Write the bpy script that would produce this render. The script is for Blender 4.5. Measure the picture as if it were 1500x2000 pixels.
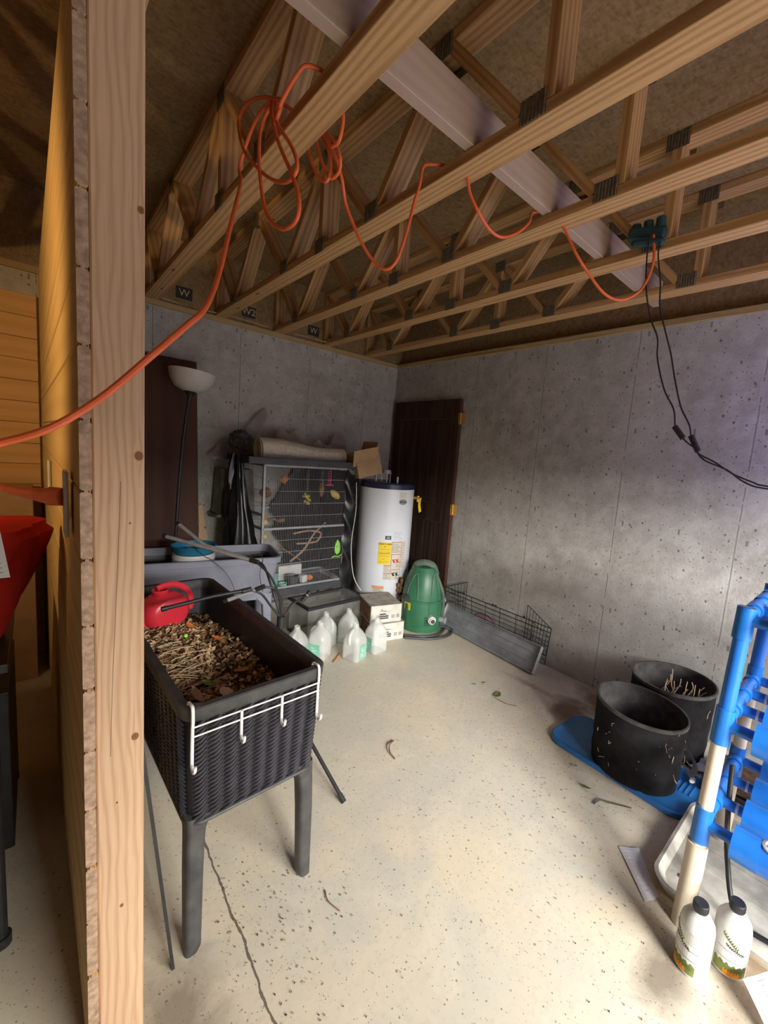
import bpy, bmesh, math, random
from mathutils import Vector, Matrix, Euler
random.seed(7)
PI = math.pi
for o in list(bpy.data.objects): bpy.data.objects.remove(o, do_unlink=True)
SC = bpy.context.scene
COL = SC.collection

# ------------------------------------------------------------------ camera
H = 2.44
cam_d = bpy.data.cameras.new('camera'); cam = bpy.data.objects.new('camera', cam_d); COL.objects.link(cam)
cam_d.sensor_fit = 'VERTICAL'; cam_d.sensor_height = 24.0
cam_d.lens = 24.0 * 818.16 / 2000.0
cam_d.shift_x = -73.04 / 2000.0; cam_d.shift_y = -7.55 / 2000.0
cam_d.clip_start = 0.02
Rm = Matrix.Rotation(-0.749162, 3, 'Z') @ Matrix.Rotation(1.450748, 3, 'X') @ Matrix.Rotation(0.082107, 3, 'Z')
cam.matrix_world = Matrix.Translation((-2.8854, -3.6552, 1.5209)) @ Rm.to_4x4()
SC.camera = cam

# ------------------------------------------------------------------ light and exposure
SC.view_settings.view_transform = 'Standard'
SC.view_settings.look = 'None'
SC.view_settings.gamma = 1.0
SC.view_settings.use_curve_mapping = False
SC.view_settings.exposure = 0.0
w = bpy.data.worlds.new('sky'); SC.world = w; w.use_nodes = True
w.node_tree.nodes['Background'].inputs[0].default_value = (0.95, 0.96, 1.0, 1)
w.node_tree.nodes['Background'].inputs[1].default_value = 0.5

def area(name, loc, target, sx, sy, power, color):
    d = bpy.data.lights.new(name, 'AREA'); d.shape = 'RECTANGLE'; d.size = sx; d.size_y = sy
    d.energy = power; d.color = color
    o = bpy.data.objects.new(name, d); COL.objects.link(o); o.location = loc
    o.rotation_euler = (Vector(target) - Vector(loc)).to_track_quat('-Z', 'Y').to_euler()
    return o
def point(name, loc, power, color, r=0.05):
    d = bpy.data.lights.new(name, 'POINT'); d.energy = power; d.color = color; d.shadow_soft_size = r
    o = bpy.data.objects.new(name, d); COL.objects.link(o); o.location = loc
    return o
area('daylight', (-0.4, -9.6, 3.2), (-1.1, -2.6, 0.2), 3.6, 2.4, 880, (1.0, 0.97, 0.90))
area('daylight_fill', (-3.3, -8.8, 2.75), (0.0, -2.6, 0.6), 2.4, 1.5, 1150, (1.0, 0.98, 0.94))  # second source added to brighten the lower right wall
def spot(name, loc, target, power, color, ang, blend=0.6, r=0.05):
    d = bpy.data.lights.new(name, 'SPOT'); d.energy = power; d.color = color; d.shadow_soft_size = r
    d.spot_size = math.radians(ang); d.spot_blend = blend
    o = bpy.data.objects.new(name, d); COL.objects.link(o); o.location = loc
    o.rotation_euler = (Vector(target) - Vector(loc)).to_track_quat('-Z', 'Y').to_euler()
    return o
spot('work_lamp', (-4.1, -2.3, 2.05), (-2.9, -1.4, 1.85), 66, (1.0, 0.66, 0.30), 92, 0.8, 0.06)
point('rack_grow_light', (-0.60, -3.75, 1.85), 12.0, (0.45, 0.42, 1.0), 0.12)
point('warm_fill', (-1.7, -4.3, 2.25), 5, (1.0, 0.80, 0.58), 0.1)  # added warm fill for the dim interior, not a fixture

# ------------------------------------------------------------------ material helpers
def newmat(name):
    m = bpy.data.materials.new(name); m.use_nodes = True
    nt = m.node_tree; b = nt.nodes['Principled BSDF']
    return m, nt, b
def N(nt, t, **kw):
    n = nt.nodes.new(t)
    for k, v in kw.items(): setattr(n, k, v)
    return n
def math_n(nt, op, a, b=None, c=None, clamp=False):
    n = nt.nodes.new('ShaderNodeMath'); n.operation = op; n.use_clamp = clamp
    for i, x in enumerate((a, b, c)):
        if x is None: continue
        if isinstance(x, (int, float)): n.inputs[i].default_value = x
        else: nt.links.new(x, n.inputs[i])
    return n.outputs[0]
def mixc(nt, fac, a, b, blend='MIX'):
    n = nt.nodes.new('ShaderNodeMix'); n.data_type = 'RGBA'; n.blend_type = blend
    for sock, x in ((n.inputs[0], fac), (n.inputs[6], a), (n.inputs[7], b)):
        if isinstance(x, (int, float)): sock.default_value = x
        elif isinstance(x, tuple): sock.default_value = (x[0], x[1], x[2], 1)
        else: nt.links.new(x, sock)
    return n.outputs[2]
def ramp(nt, fac, lo, hi):
    n = nt.nodes.new('ShaderNodeMapRange'); n.inputs[1].default_value = lo; n.inputs[2].default_value = hi
    nt.links.new(fac, n.inputs[0]); return n.outputs[0]
def noise(nt, vec, scale, detail=3, rough=0.55, dist=0.0):
    n = nt.nodes.new('ShaderNodeTexNoise'); n.inputs['Scale'].default_value = scale
    n.inputs['Detail'].default_value = detail; n.inputs['Roughness'].default_value = rough
    n.inputs['Distortion'].default_value = dist
    nt.links.new(vec, n.inputs['Vector']); return n.outputs['Fac']
def coords(nt, scale=(1, 1, 1), rnd=False, kind='Object'):
    tc = nt.nodes.new('ShaderNodeTexCoord'); v = tc.outputs[kind]
    if rnd:
        oi = nt.nodes.new('ShaderNodeObjectInfo')
        s = nt.nodes.new('ShaderNodeVectorMath'); s.operation = 'SCALE'; s.inputs[0].default_value = (3.1, 0.06, 0.05)
        nt.links.new(oi.outputs['Random'], s.inputs['Scale'])
        a = nt.nodes.new('ShaderNodeVectorMath'); a.operation = 'ADD'
        nt.links.new(v, a.inputs[0]); nt.links.new(s.outputs[0], a.inputs[1]); v = a.outputs[0]
    mp = nt.nodes.new('ShaderNodeMapping'); mp.inputs['Scale'].default_value = scale
    nt.links.new(v, mp.inputs['Vector']); return mp.outputs[0]
def bump(nt, b, h, strength=0.3, dist=0.01):
    n = nt.nodes.new('ShaderNodeBump'); n.inputs['Strength'].default_value = strength
    n.inputs['Distance'].default_value = dist
    nt.links.new(h, n.inputs['Height']); nt.links.new(n.outputs[0], b.inputs['Normal'])

def plain(name, c, rough=0.6, metal=0.0, var=0.15, scale=12, bmp=0.0, spec=0.5):
    m, nt, b = newmat(name)
    v = coords(nt)
    f = noise(nt, v, scale, 4)
    d = tuple(max(0, x * (1 - var)) for x in c); l = tuple(min(1, x * (1 + var)) for x in c)
    nt.links.new(mixc(nt, ramp(nt, f, 0.3, 0.7), d, l), b.inputs['Base Color'])
    b.inputs['Roughness'].default_value = rough; b.inputs['Metallic'].default_value = metal
    b.inputs['Specular IOR Level'].default_value = spec
    if bmp: bump(nt, b, noise(nt, v, scale * 6, 4), bmp, 0.004)
    return m
def clear(name, c, alpha=0.35, rough=0.15, var=0.1, scale=14, bmp=0.0, spec=0.5):
    m = plain(name, c, rough, 0, var, scale, bmp, spec)
    m.node_tree.nodes['Principled BSDF'].inputs['Alpha'].default_value = alpha
    return m
def wood(name, light, dark, axis='X', ring=34, knots=True, rough=0.65, contrast=1.0, rnd=True, knot_scale=3.0):
    m, nt, b = newmat(name)
    k = 0.10
    sc = {'X': (k, 1, 1), 'Y': (1, k, 1), 'Z': (1, 1, k)}[axis]
    v = coords(nt, sc, rnd)
    wv = nt.nodes.new('ShaderNodeTexWave'); wv.wave_type = 'RINGS'; wv.rings_direction = axis
    wv.inputs['Scale'].default_value = ring; wv.inputs['Distortion'].default_value = 8.0
    wv.inputs['Detail'].default_value = 2.0; wv.inputs['Detail Scale'].default_value = 0.5
    nt.links.new(v, wv.inputs['Vector'])
    fine = noise(nt, v, 160, 3, 0.6)
    broad = noise(nt, v, 7, 3)
    g = math_n(nt, 'MULTIPLY', ramp(nt, wv.outputs['Fac'], 0.25, 0.95), 0.62 * contrast)
    g = math_n(nt, 'ADD', g, math_n(nt, 'MULTIPLY', ramp(nt, fine, 0.35, 0.7), 0.22 * contrast))
    g = math_n(nt, 'ADD', g, math_n(nt, 'MULTIPLY', math_n(nt, 'SUBTRACT', broad, 0.5), 0.5), clamp=True)
    col = mixc(nt, g, light, dark)
    if knots:
        s2 = {'X': (0.3, 1, 1), 'Y': (1, 0.3, 1), 'Z': (1, 1, 0.3)}[axis]
        v2 = coords(nt, s2, rnd)
        vo = nt.nodes.new('ShaderNodeTexVoronoi'); vo.inputs['Scale'].default_value = knot_scale * 3
        nt.links.new(v2, vo.inputs['Vector'])
        kf = math_n(nt, 'LESS_THAN', vo.outputs['Distance'], 0.075)
        sp = nt.nodes.new('ShaderNodeSeparateColor'); nt.links.new(vo.outputs['Color'], sp.inputs[0])
        kf = math_n(nt, 'MULTIPLY', kf, math_n(nt, 'GREATER_THAN', sp.outputs[0], 0.45))
        col = mixc(nt, math_n(nt, 'MULTIPLY', kf, 0.8), col, tuple(x * 0.28 for x in dark))
    nt.links.new(col, b.inputs['Base Color'])
    b.inputs['Roughness'].default_value = rough
    b.inputs['Specular IOR Level'].default_value = 0.25
    bump(nt, b, g, 0.12, 0.002)
    return m

def stud_wood(name, knots):
    m, nt, b = newmat(name)
    tc = nt.nodes.new('ShaderNodeTexCoord'); v = tc.outputs['Object']
    sx = nt.nodes.new('ShaderNodeSeparateXYZ'); nt.links.new(v, sx.inputs[0]); X, Y = sx.outputs[0], sx.outputs[1]
    wob = noise(nt, coords(nt, (1.6, 9, 9)), 1.0, 3, 0.5)
    field = math_n(nt, 'MULTIPLY', Y, 1.0)
    kd = None; kin = None
    for (kx, ky, r) in knots:
        dx = math_n(nt, 'MULTIPLY', math_n(nt, 'SUBTRACT', X, kx), 0.33); dy = math_n(nt, 'SUBTRACT', Y, ky)
        d = math_n(nt, 'SQRT', math_n(nt, 'ADD', math_n(nt, 'MULTIPLY', dx, dx), math_n(nt, 'MULTIPLY', dy, dy)))
        e = math_n(nt, 'DIVIDE', r * r * 1.3, math_n(nt, 'ADD', d, r * 0.6))
        sg = math_n(nt, 'SIGN', dy)
        field = math_n(nt, 'SUBTRACT', field, math_n(nt, 'MULTIPLY', e, sg))
        dx2 = math_n(nt, 'MULTIPLY', math_n(nt, 'SUBTRACT', X, kx), 0.8)
        d2 = math_n(nt, 'SQRT', math_n(nt, 'ADD', math_n(nt, 'MULTIPLY', dx2, dx2), math_n(nt, 'MULTIPLY', dy, dy)))
        q = ramp(nt, d2, r * 1.15, r * 0.8); kin = q if kin is None else math_n(nt, 'MAXIMUM', kin, q)
        kd = d2 if kd is None else math_n(nt, 'MINIMUM', kd, d2)
    ph = math_n(nt, 'ADD', math_n(nt, 'MULTIPLY', field, 430), math_n(nt, 'MULTIPLY', wob, 34))
    g = math_n(nt, 'MULTIPLY', math_n(nt, 'ADD', math_n(nt, 'SINE', ph), 1.0), 0.5)
    fine = noise(nt, coords(nt, (6, 260, 260)), 1.0, 3, 0.6)
    broad = noise(nt, coords(nt, (1.1, 8, 8)), 1.0, 3)
    g = math_n(nt, 'ADD', math_n(nt, 'MULTIPLY', math_n(nt, 'MULTIPLY', g, g), 0.48), math_n(nt, 'MULTIPLY', ramp(nt, fine, 0.35, 0.75), 0.30))
    g = math_n(nt, 'ADD', g, math_n(nt, 'MULTIPLY', math_n(nt, 'SUBTRACT', broad, 0.5), 0.9), clamp=True)
    col = mixc(nt, g, (0.62, 0.42, 0.265), (0.43, 0.24, 0.13))
    kr = math_n(nt, 'MULTIPLY', math_n(nt, 'ADD', math_n(nt, 'SINE', math_n(nt, 'MULTIPLY', kd, 1500)), 1), 0.5)
    kc = mixc(nt, kr, (0.30, 0.13, 0.05), (0.15, 0.06, 0.025))
    col = mixc(nt, kin, col, kc)
    # hairline drying crack on the lower half
    cy = math_n(nt, 'ADD', math_n(nt, 'SUBTRACT', Y, -0.012), math_n(nt, 'MULTIPLY', math_n(nt, 'SUBTRACT', X, 1.0), -0.03))
    cl = math_n(nt, 'MULTIPLY', math_n(nt, 'LESS_THAN', math_n(nt, 'ABSOLUTE', math_n(nt, 'ADD', cy, math_n(nt, 'MULTIPLY', math_n(nt, 'SUBTRACT', wob, 0.5), 0.01))), 0.0006), math_n(nt, 'MULTIPLY', math_n(nt, 'GREATER_THAN', X, 0.8), math_n(nt, 'LESS_THAN', X, 1.42)))
    col = mixc(nt, math_n(nt, 'MULTIPLY', cl, 0.8), col, (0.08, 0.04, 0.02))
    nt.links.new(col, b.inputs['Base Color']); b.inputs['Roughness'].default_value = 0.6; b.inputs['Specular IOR Level'].default_value = 0.25
    bump(nt, b, g, 0.12, 0.002)
    return m

def concrete_wall(name, axis, first, pitch):
    m, nt, b = newmat(name)
    tc = nt.nodes.new('ShaderNodeTexCoord'); v = tc.outputs['Object']
    big = noise(nt, v, 1.3, 4, 0.6); mid = noise(nt, v, 9, 6, 0.65); fin = noise(nt, v, 60, 5, 0.7)
    c = mixc(nt, ramp(nt, big, 0.35, 0.68), (0.34, 0.32, 0.285), (0.50, 0.48, 0.44))
    c = mixc(nt, math_n(nt, 'MULTIPLY', ramp(nt, mid, 0.42, 0.7), 0.5), c, (0.66, 0.65, 0.62))
    c = mixc(nt, math_n(nt, 'MULTIPLY', ramp(nt, fin, 0.5, 0.75), 0.35), c, (0.24, 0.23, 0.21))
    # bug holes
    mp = nt.nodes.new('ShaderNodeMapping'); mp.inputs['Scale'].default_value = (1, 1, 0.75)
    nt.links.new(v, mp.inputs['Vector'])
    pits = None
    for s, th, cut in ((22, 0.14, 0.5), (55, 0.17, 0.6), (9, 0.06, 0.5)):
        vo = nt.nodes.new('ShaderNodeTexVoronoi'); vo.inputs['Scale'].default_value = s
        nt.links.new(mp.outputs[0], vo.inputs['Vector'])
        sp = nt.nodes.new('ShaderNodeSeparateColor'); nt.links.new(vo.outputs['Color'], sp.inputs[0])
        wob = math_n(nt, 'ADD', vo.outputs['Distance'], math_n(nt, 'MULTIPLY', math_n(nt, 'SUBTRACT', fin, 0.5), 0.22))
        q = math_n(nt, 'MULTIPLY', math_n(nt, 'LESS_THAN', wob, th), math_n(nt, 'GREATER_THAN', sp.outputs[0], cut))
        pits = q if pits is None else math_n(nt, 'MAXIMUM', pits, q)
    c = mixc(nt, math_n(nt, 'MULTIPLY', pits, 0.75), c, (0.10, 0.095, 0.085))
    # form joints
    sx = nt.nodes.new('ShaderNodeSeparateXYZ'); nt.links.new(v, sx.inputs[0])
    a = sx.outputs[axis]
    a = math_n(nt, 'ADD', a, math_n(nt, 'MULTIPLY', math_n(nt, 'SUBTRACT', mid, 0.5), 0.010))
    fr = math_n(nt, 'FRACT', math_n(nt, 'DIVIDE', math_n(nt, 'SUBTRACT', a, first), pitch))
    d = math_n(nt, 'ABSOLUTE', math_n(nt, 'SUBTRACT', fr, 0.5))
    j = math_n(nt, 'MULTIPLY', math_n(nt, 'GREATER_THAN', d, 0.5 - 0.0035 / pitch), math_n(nt, 'GREATER_THAN', mid, 0.42))
    jl = math_n(nt, 'GREATER_THAN', d, 0.5 - 0.011 / pitch)
    c = mixc(nt, math_n(nt, 'MULTIPLY', jl, 0.16), c, (0.62, 0.60, 0.56))
    c = mixc(nt, math_n(nt, 'MULTIPLY', j, 0.62), c, (0.14, 0.13, 0.11))
    # snapped form ties
    tz = math_n(nt, 'ABSOLUTE', math_n(nt, 'SUBTRACT', math_n(nt, 'FRACT', math_n(nt, 'DIVIDE', math_n(nt, 'SUBTRACT', sx.outputs[2], 0.28), 0.61)), 0.5))
    ta = math_n(nt, 'ABSOLUTE', math_n(nt, 'SUBTRACT', math_n(nt, 'FRACT', math_n(nt, 'DIVIDE', math_n(nt, 'SUBTRACT', a, first + 0.12), pitch / 2)), 0.5))
    tie = math_n(nt, 'MULTIPLY', math_n(nt, 'LESS_THAN', tz, 0.026), math_n(nt, 'LESS_THAN', ta, 0.018))
    c = mixc(nt, math_n(nt, 'MULTIPLY', tie, 0.6), c, (0.09, 0.085, 0.08))
    nt.links.new(c, b.inputs['Base Color']); b.inputs['Roughness'].default_value = 0.85
    b.inputs['Specular IOR Level'].default_value = 0.2
    h = math_n(nt, 'SUBTRACT', math_n(nt, 'ADD', fin, mid), math_n(nt, 'MULTIPLY', math_n(nt, 'MAXIMUM', pits, j), 1.5))
    bump(nt, b, h, 0.35, 0.006)
    return m
def concrete_floor():
    m, nt, b = newmat('concrete_floor')
    tc = nt.nodes.new('ShaderNodeTexCoord'); v = tc.outputs['Object']
    sx = nt.nodes.new('ShaderNodeSeparateXYZ'); nt.links.new(v, sx.inputs[0])
    X, Y = sx.outputs[0], sx.outputs[1]
    big = noise(nt, v, 1.7, 5, 0.6, 0.6); mid = noise(nt, v, 6, 6, 0.65, 0.8); fin = noise(nt, v, 45, 5, 0.7)
    b2 = noise(nt, v, 2.6, 4, 0.55, 1.0)
    c = mixc(nt, ramp(nt, big, 0.38, 0.62), (0.68, 0.59, 0.44), (0.60, 0.56, 0.46))
    c = mixc(nt, math_n(nt, 'MULTIPLY', ramp(nt, b2, 0.5, 0.72), 0.6), c, (0.50, 0.49, 0.43))
    c = mixc(nt, math_n(nt, 'MULTIPLY', ramp(nt, mid, 0.5, 0.75), 0.5), c, (0.75, 0.68, 0.55))
    c = mixc(nt, math_n(nt, 'MULTIPLY', ramp(nt, fin, 0.52, 0.8), 0.30), c, (0.27, 0.24, 0.19))
    def floor_patch(cx, cy, rx, ry, col, amt):  # soft-edged darker patches; dirt by the fabric pots and planter leg
        dx = math_n(nt, 'DIVIDE', math_n(nt, 'SUBTRACT', X, cx), rx); dy = math_n(nt, 'DIVIDE', math_n(nt, 'SUBTRACT', Y, cy), ry)
        r = math_n(nt, 'SQRT', math_n(nt, 'ADD', math_n(nt, 'MULTIPLY', dx, dx), math_n(nt, 'MULTIPLY', dy, dy)))
        r = math_n(nt, 'ADD', r, math_n(nt, 'MULTIPLY', math_n(nt, 'SUBTRACT', mid, 0.5), 1.6))
        k = ramp(nt, r, 1.25, 0.35)
        return mixc(nt, math_n(nt, 'MULTIPLY', k, amt), c, col)
    c = floor_patch(-0.40, -2.52, 0.16, 0.13, (0.13, 0.075, 0.035), 0.85)
    c = floor_patch(-0.12, -2.62, 0.16, 0.20, (0.16, 0.10, 0.05), 0.7)
    c = floor_patch(-0.36, -2.22, 0.035, 0.20, (0.30, 0.25, 0.19), 0.7)
    c = floor_patch(-1.50, -3.42, 0.12, 0.07, (0.14, 0.10, 0.07), 0.7)  # darker patch left of the bottles
    c = floor_patch(-2.64, -2.60, 0.12, 0.16, (0.13, 0.09, 0.05), 0.6)
    c = floor_patch(-1.15, -3.62, 0.35, 0.10, (0.22, 0.12, 0.06), 0.75)  # brown patch under the rack
    # specks
    sp_all = None
    for s, th, cut in ((26, 0.10, 0.62), (60, 0.15, 0.66), (110, 0.18, 0.72)):
        vo = nt.nodes.new('ShaderNodeTexVoronoi'); vo.inputs['Scale'].default_value = s; nt.links.new(v, vo.inputs['Vector'])
        sp = nt.nodes.new('ShaderNodeSeparateColor'); nt.links.new(vo.outputs['Color'], sp.inputs[0])
        wob = math_n(nt, 'ADD', vo.outputs['Distance'], math_n(nt, 'MULTIPLY', math_n(nt, 'SUBTRACT', fin, 0.5), 0.3))
        q = math_n(nt, 'MULTIPLY', math_n(nt, 'LESS_THAN', wob, th), math_n(nt, 'GREATER_THAN', sp.outputs[0], cut))
        sp_all = q if sp_all is None else math_n(nt, 'MAXIMUM', sp_all, q)
    c = mixc(nt, math_n(nt, 'MULTIPLY', sp_all, 0.65), c, (0.13, 0.10, 0.07))
    # long crack running to the back wall
    wob = math_n(nt, 'MULTIPLY', math_n(nt, 'SUBTRACT', noise(nt, v, 5, 5, 0.6), 0.5), 0.05)
    d = math_n(nt, 'ABSOLUTE', math_n(nt, 'ADD', math_n(nt, 'ADD', X, 2.445), wob))
    cr = math_n(nt, 'LESS_THAN', d, math_n(nt, 'ADD', 0.0015, math_n(nt, 'MULTIPLY', fin, 0.004)))
    c = mixc(nt, math_n(nt, 'MULTIPLY', cr, 0.85), c, (0.09, 0.07, 0.05))
    nt.links.new(c, b.inputs['Base Color'])
    b.inputs['Roughness'].default_value = 0.62; b.inputs['Specular IOR Level'].default_value = 0.3
    bump(nt, b, math_n(nt, 'SUBTRACT', fin, math_n(nt, 'MULTIPLY', cr, 2)), 0.12, 0.004)
    return m
def osb(name, c1, c2):
    m, nt, b = newmat(name)
    tc = nt.nodes.new('ShaderNodeTexCoord'); v = tc.outputs['Object']
    col = None
    cells = []
    for sc_, rot in (((28, 9, 9), 0.4), ((9, 30, 12), 1.1), ((18, 22, 18), 0.0)):
        mp = nt.nodes.new('ShaderNodeMapping'); mp.inputs['Scale'].default_value = sc_; mp.inputs['Rotation'].default_value = (rot, rot * 0.6, rot)
        nz = nt.nodes.new('ShaderNodeTexNoise'); nz.inputs['Scale'].default_value = 6
        nt.links.new(v, mp.inputs['Vector'])
        vo = nt.nodes.new('ShaderNodeTexVoronoi'); vo.inputs['Scale'].default_value = 3.4; nt.links.new(mp.outputs[0], vo.inputs['Vector'])
        sp = nt.nodes.new('ShaderNodeSeparateColor'); nt.links.new(vo.outputs['Color'], sp.inputs[0]); cells.append(sp.outputs[0])
    g = math_n(nt, 'MULTIPLY', math_n(nt, 'ADD', math_n(nt, 'ADD', cells[0], cells[1]), cells[2]), 0.3333)
    fin = noise(nt, v, 70, 4, 0.7)
    g = math_n(nt, 'ADD', math_n(nt, 'MULTIPLY', g, 0.50), math_n(nt, 'MULTIPLY', fin, 0.55))
    nt.links.new(mixc(nt, ramp(nt, g, 0.3, 0.8), c1, c2), b.inputs['Base Color'])
    b.inputs['Roughness'].default_value = 0.8; b.inputs['Specular IOR Level'].default_value = 0.2
    bump(nt, b, g, 0.3, 0.004)
    return m

M_WALL_R = concrete_wall('concrete_right', 1, -3.16 + 0.6735 * 10, 0.6735)
M_WALL_B = concrete_wall('concrete_back', 0, -0.41, 0.6125)
M_FLOOR = concrete_floor()
M_OSB = osb('osb_subfloor', (0.20, 0.125, 0.058), (0.36, 0.24, 0.12))
M_LUM = wood('truss_lumber', (0.60, 0.37, 0.17), (0.36, 0.185, 0.07), 'X', 15, True)
M_LUMP = wood('pale_pine_board', (0.47, 0.35, 0.28), (0.37, 0.26, 0.20), 'X', 9, True, contrast=0.5)
M_PLATE = wood('plate_lumber', (0.50, 0.36, 0.18), (0.30, 0.19, 0.08), 'X', 30, False)
M_STUD = wood('stud_lumber', (0.80, 0.57, 0.36), (0.58, 0.35, 0.18), 'Z', 22, True, knot_scale=1.8)
M_TG = wood('tongue_groove_pine', (0.74, 0.49, 0.20), (0.58, 0.35, 0.12), 'Y', 5, True, contrast=0.5)
M_TGE = plain('plank_end_grain', (0.42, 0.285, 0.195), 0.85, 0, 0.35, 70, 0.4, 0.2)
M_TGX = wood('pine_cladding', (0.72, 0.45, 0.20), (0.52, 0.30, 0.11), 'X', 4, True, contrast=0.5)
M_GALV = plain('galvanised_plate', (0.15, 0.125, 0.085), 0.6, 0.2, 0.3, 60)
M_DOORD = wood('dark_walnut_door', (0.060, 0.030, 0.020), (0.022, 0.012, 0.009), 'Z', 20, False)
M_DOORR = wood('reddish_brown_panel', (0.085, 0.038, 0.024), (0.055, 0.024, 0.016), 'Z', 3, False, contrast=0.6)
M_BRASS = plain('brass', (0.75, 0.45, 0.12), 0.35, 0.85, 0.2, 60)
M_CORD = plain('orange_cord', (0.80, 0.15, 0.045), 0.45, 0, 0.08, 30)
M_BLACK = plain('black_plastic', (0.022, 0.022, 0.024), 0.45, 0, 0.3, 20)
M_BAG = plain('black_bag_film', (0.008, 0.008, 0.009), 0.28, 0, 0.4, 12, 0.0, 0.5)
M_DGREY = plain('dark_grey_plastic', (0.055, 0.057, 0.062), 0.5, 0, 0.25, 14, 0.15)
M_WICK = plain('charcoal_wicker', (0.034, 0.034, 0.045), 0.24, 0, 0.3, 30, 0.0, 1.0)
M_RIM = plain('dusty_charcoal_rim', (0.048, 0.046, 0.045), 0.5, 0, 0.35, 20, 0.2)
M_TUB = plain('blue_grey_plastic', (0.235, 0.245, 0.305), 0.5, 0, 0.12, 8)
M_TEAL = plain('teal_tap', (0.015, 0.055, 0.07), 0.5, 0, 0.2, 20)
M_WHITE = plain('white_plastic', (0.68, 0.67, 0.64), 0.4, 0, 0.08, 10)
M_ENAMEL = plain('white_enamel', (0.74, 0.77, 0.82), 0.3, 0, 0.04, 4)
M_NAVY = plain('navy_rim', (0.02, 0.025, 0.06), 0.25, 0, 0.1, 8)
M_FROST = plain('frosted_shade', (0.62, 0.57, 0.52), 0.5, 0, 0.06, 6)
M_GREEN = plain('green_shell', (0.040, 0.17, 0.085), 0.38, 0, 0.15, 6)
M_GREEND = plain('dusty_green_handle', (0.11, 0.15, 0.11), 0.6, 0, 0.2, 20)
M_BLUE = plain('blue_pvc', (0.018, 0.16, 0.62), 0.3, 0, 0.12, 8)
M_BLUED = plain('blue_fitting', (0.015, 0.17, 0.60), 0.35, 0, 0.15, 12)
M_LID = plain('blue_lid', (0.03, 0.19, 0.52), 0.4, 0, 0.2, 6, 0.1)
M_PVC = plain('cream_pvc', (0.70, 0.60, 0.47), 0.4, 0, 0.08, 6)
M_FELT = plain('black_felt', (0.020, 0.019, 0.020), 0.95, 0, 0.45, 9, 0.5, 0.1)
M_FELTI = plain('dusty_felt', (0.085, 0.08, 0.075), 0.95, 0, 0.4, 14, 0.5, 0.1)
M_CARD = plain('cardboard', (0.44, 0.28, 0.15), 0.8, 0, 0.12, 8)
M_CARDW = plain('white_printed_carton', (0.62, 0.59, 0.52), 0.7, 0, 0.12, 12)
M_CARDT = plain('dusty_carton_top', (0.42, 0.39, 0.33), 0.85, 0, 0.3, 16)
M_SOIL = plain('dark_soil', (0.075, 0.040, 0.022), 0.95, 0, 0.5, 30, 0.8)
M_RED = plain('red_plastic', (0.72, 0.035, 0.055), 0.32, 0, 0.1, 6)
M_REDC = plain('red_fabric', (0.34, 0.016, 0.010), 0.9, 0, 0.25, 7, 0.3, 0.1)
M_CYAN = plain('blue_saucer', (0.02, 0.19, 0.33), 0.35, 0, 0.1, 6)
M_STEEL = plain('grey_steel', (0.46, 0.46, 0.47), 0.35, 0.25, 0.15, 20)
M_CAGE = plain('cage_grey_paint', (0.34, 0.35, 0.36), 0.4, 0.2, 0.15, 20)
M_WIRE = plain('cage_wire', (0.42, 0.42, 0.42), 0.4, 0.1, 0.1, 20)
M_WIREB = plain('black_wire', (0.02, 0.02, 0.022), 0.45, 0.2, 0.1, 20)
M_TRAY = plain('grey_tray', (0.30, 0.31, 0.33), 0.4, 0.2, 0.3, 9)
M_JUG = clear('milky_jug_plastic', (0.86, 0.88, 0.83), 0.48, 0.25, 0.1, 6)
M_GLASS = clear('dusty_glass', (0.45, 0.46, 0.41), 0.20, 0.06, 0.35, 9)
M_BUBBLE = plain('bubble_wrap', (0.80, 0.74, 0.58), 0.35, 0, 0.18, 45, 0.9, 0.8)
M_FILM = clear('thin_plastic_film', (0.46, 0.42, 0.36), 0.42, 0.25, 0.45, 6, 0.4)
M_TOTE = clear('smoky_tote', (0.16, 0.155, 0.12), 0.80, 0.4, 0.3, 8)
M_PAPER = plain('paper', (0.74, 0.73, 0.75), 0.8, 0, 0.05, 10)
M_INK = plain('black_ink', (0.03, 0.03, 0.03), 0.8, 0, 0.0)
M_INKR = plain('red_ink', (0.55, 0.05, 0.03), 0.8, 0, 0.0)
M_INKO = plain('orange_ink', (0.75, 0.30, 0.12), 0.8, 0, 0.0)
M_YEL = plain('yellow_label', (0.85, 0.62, 0.02), 0.6, 0, 0.03)
M_CREAM = plain('cream_label', (0.66, 0.60, 0.50), 0.6, 0, 0.05)
M_SILV = plain('silver_badge', (0.45, 0.45, 0.44), 0.3, 0.6, 0.1)
M_TAN = plain('tan_leaf', (0.56, 0.38, 0.21), 0.85, 0, 0.45, 25)
M_BROWN = plain('brown_leaf', (0.22, 0.115, 0.05), 0.85, 0, 0.5, 25)
M_STRAW = plain('straw', (0.58, 0.44, 0.27), 0.8, 0, 0.25, 25)
M_ORL = plain('orange_leaf', (0.80, 0.26, 0.01), 0.6, 0, 0.2, 40)
M_LEAF = plain('green_leaf', (0.16, 0.20, 0.045), 0.6, 0, 0.4, 25)
M_LIME = plain('lime_toy', (0.30, 0.85, 0.08), 0.5, 0, 0.1)
M_YTOY = plain('yellow_toy', (0.66, 0.50, 0.10), 0.6, 0, 0.3, 30)
M_OTOY = plain('orange_toy', (0.62, 0.20, 0.04), 0.6, 0, 0.2, 30)
M_PTOY = plain('pink_toy', (0.55, 0.04, 0.20), 0.5, 0, 0.1)
M_ROPE = plain('pinkish_perch', (0.42, 0.26, 0.20), 0.8, 0, 0.3, 30)
M_TURQ = plain('turquoise_cup', (0.16, 0.42, 0.40), 0.5, 0, 0.15)
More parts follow.
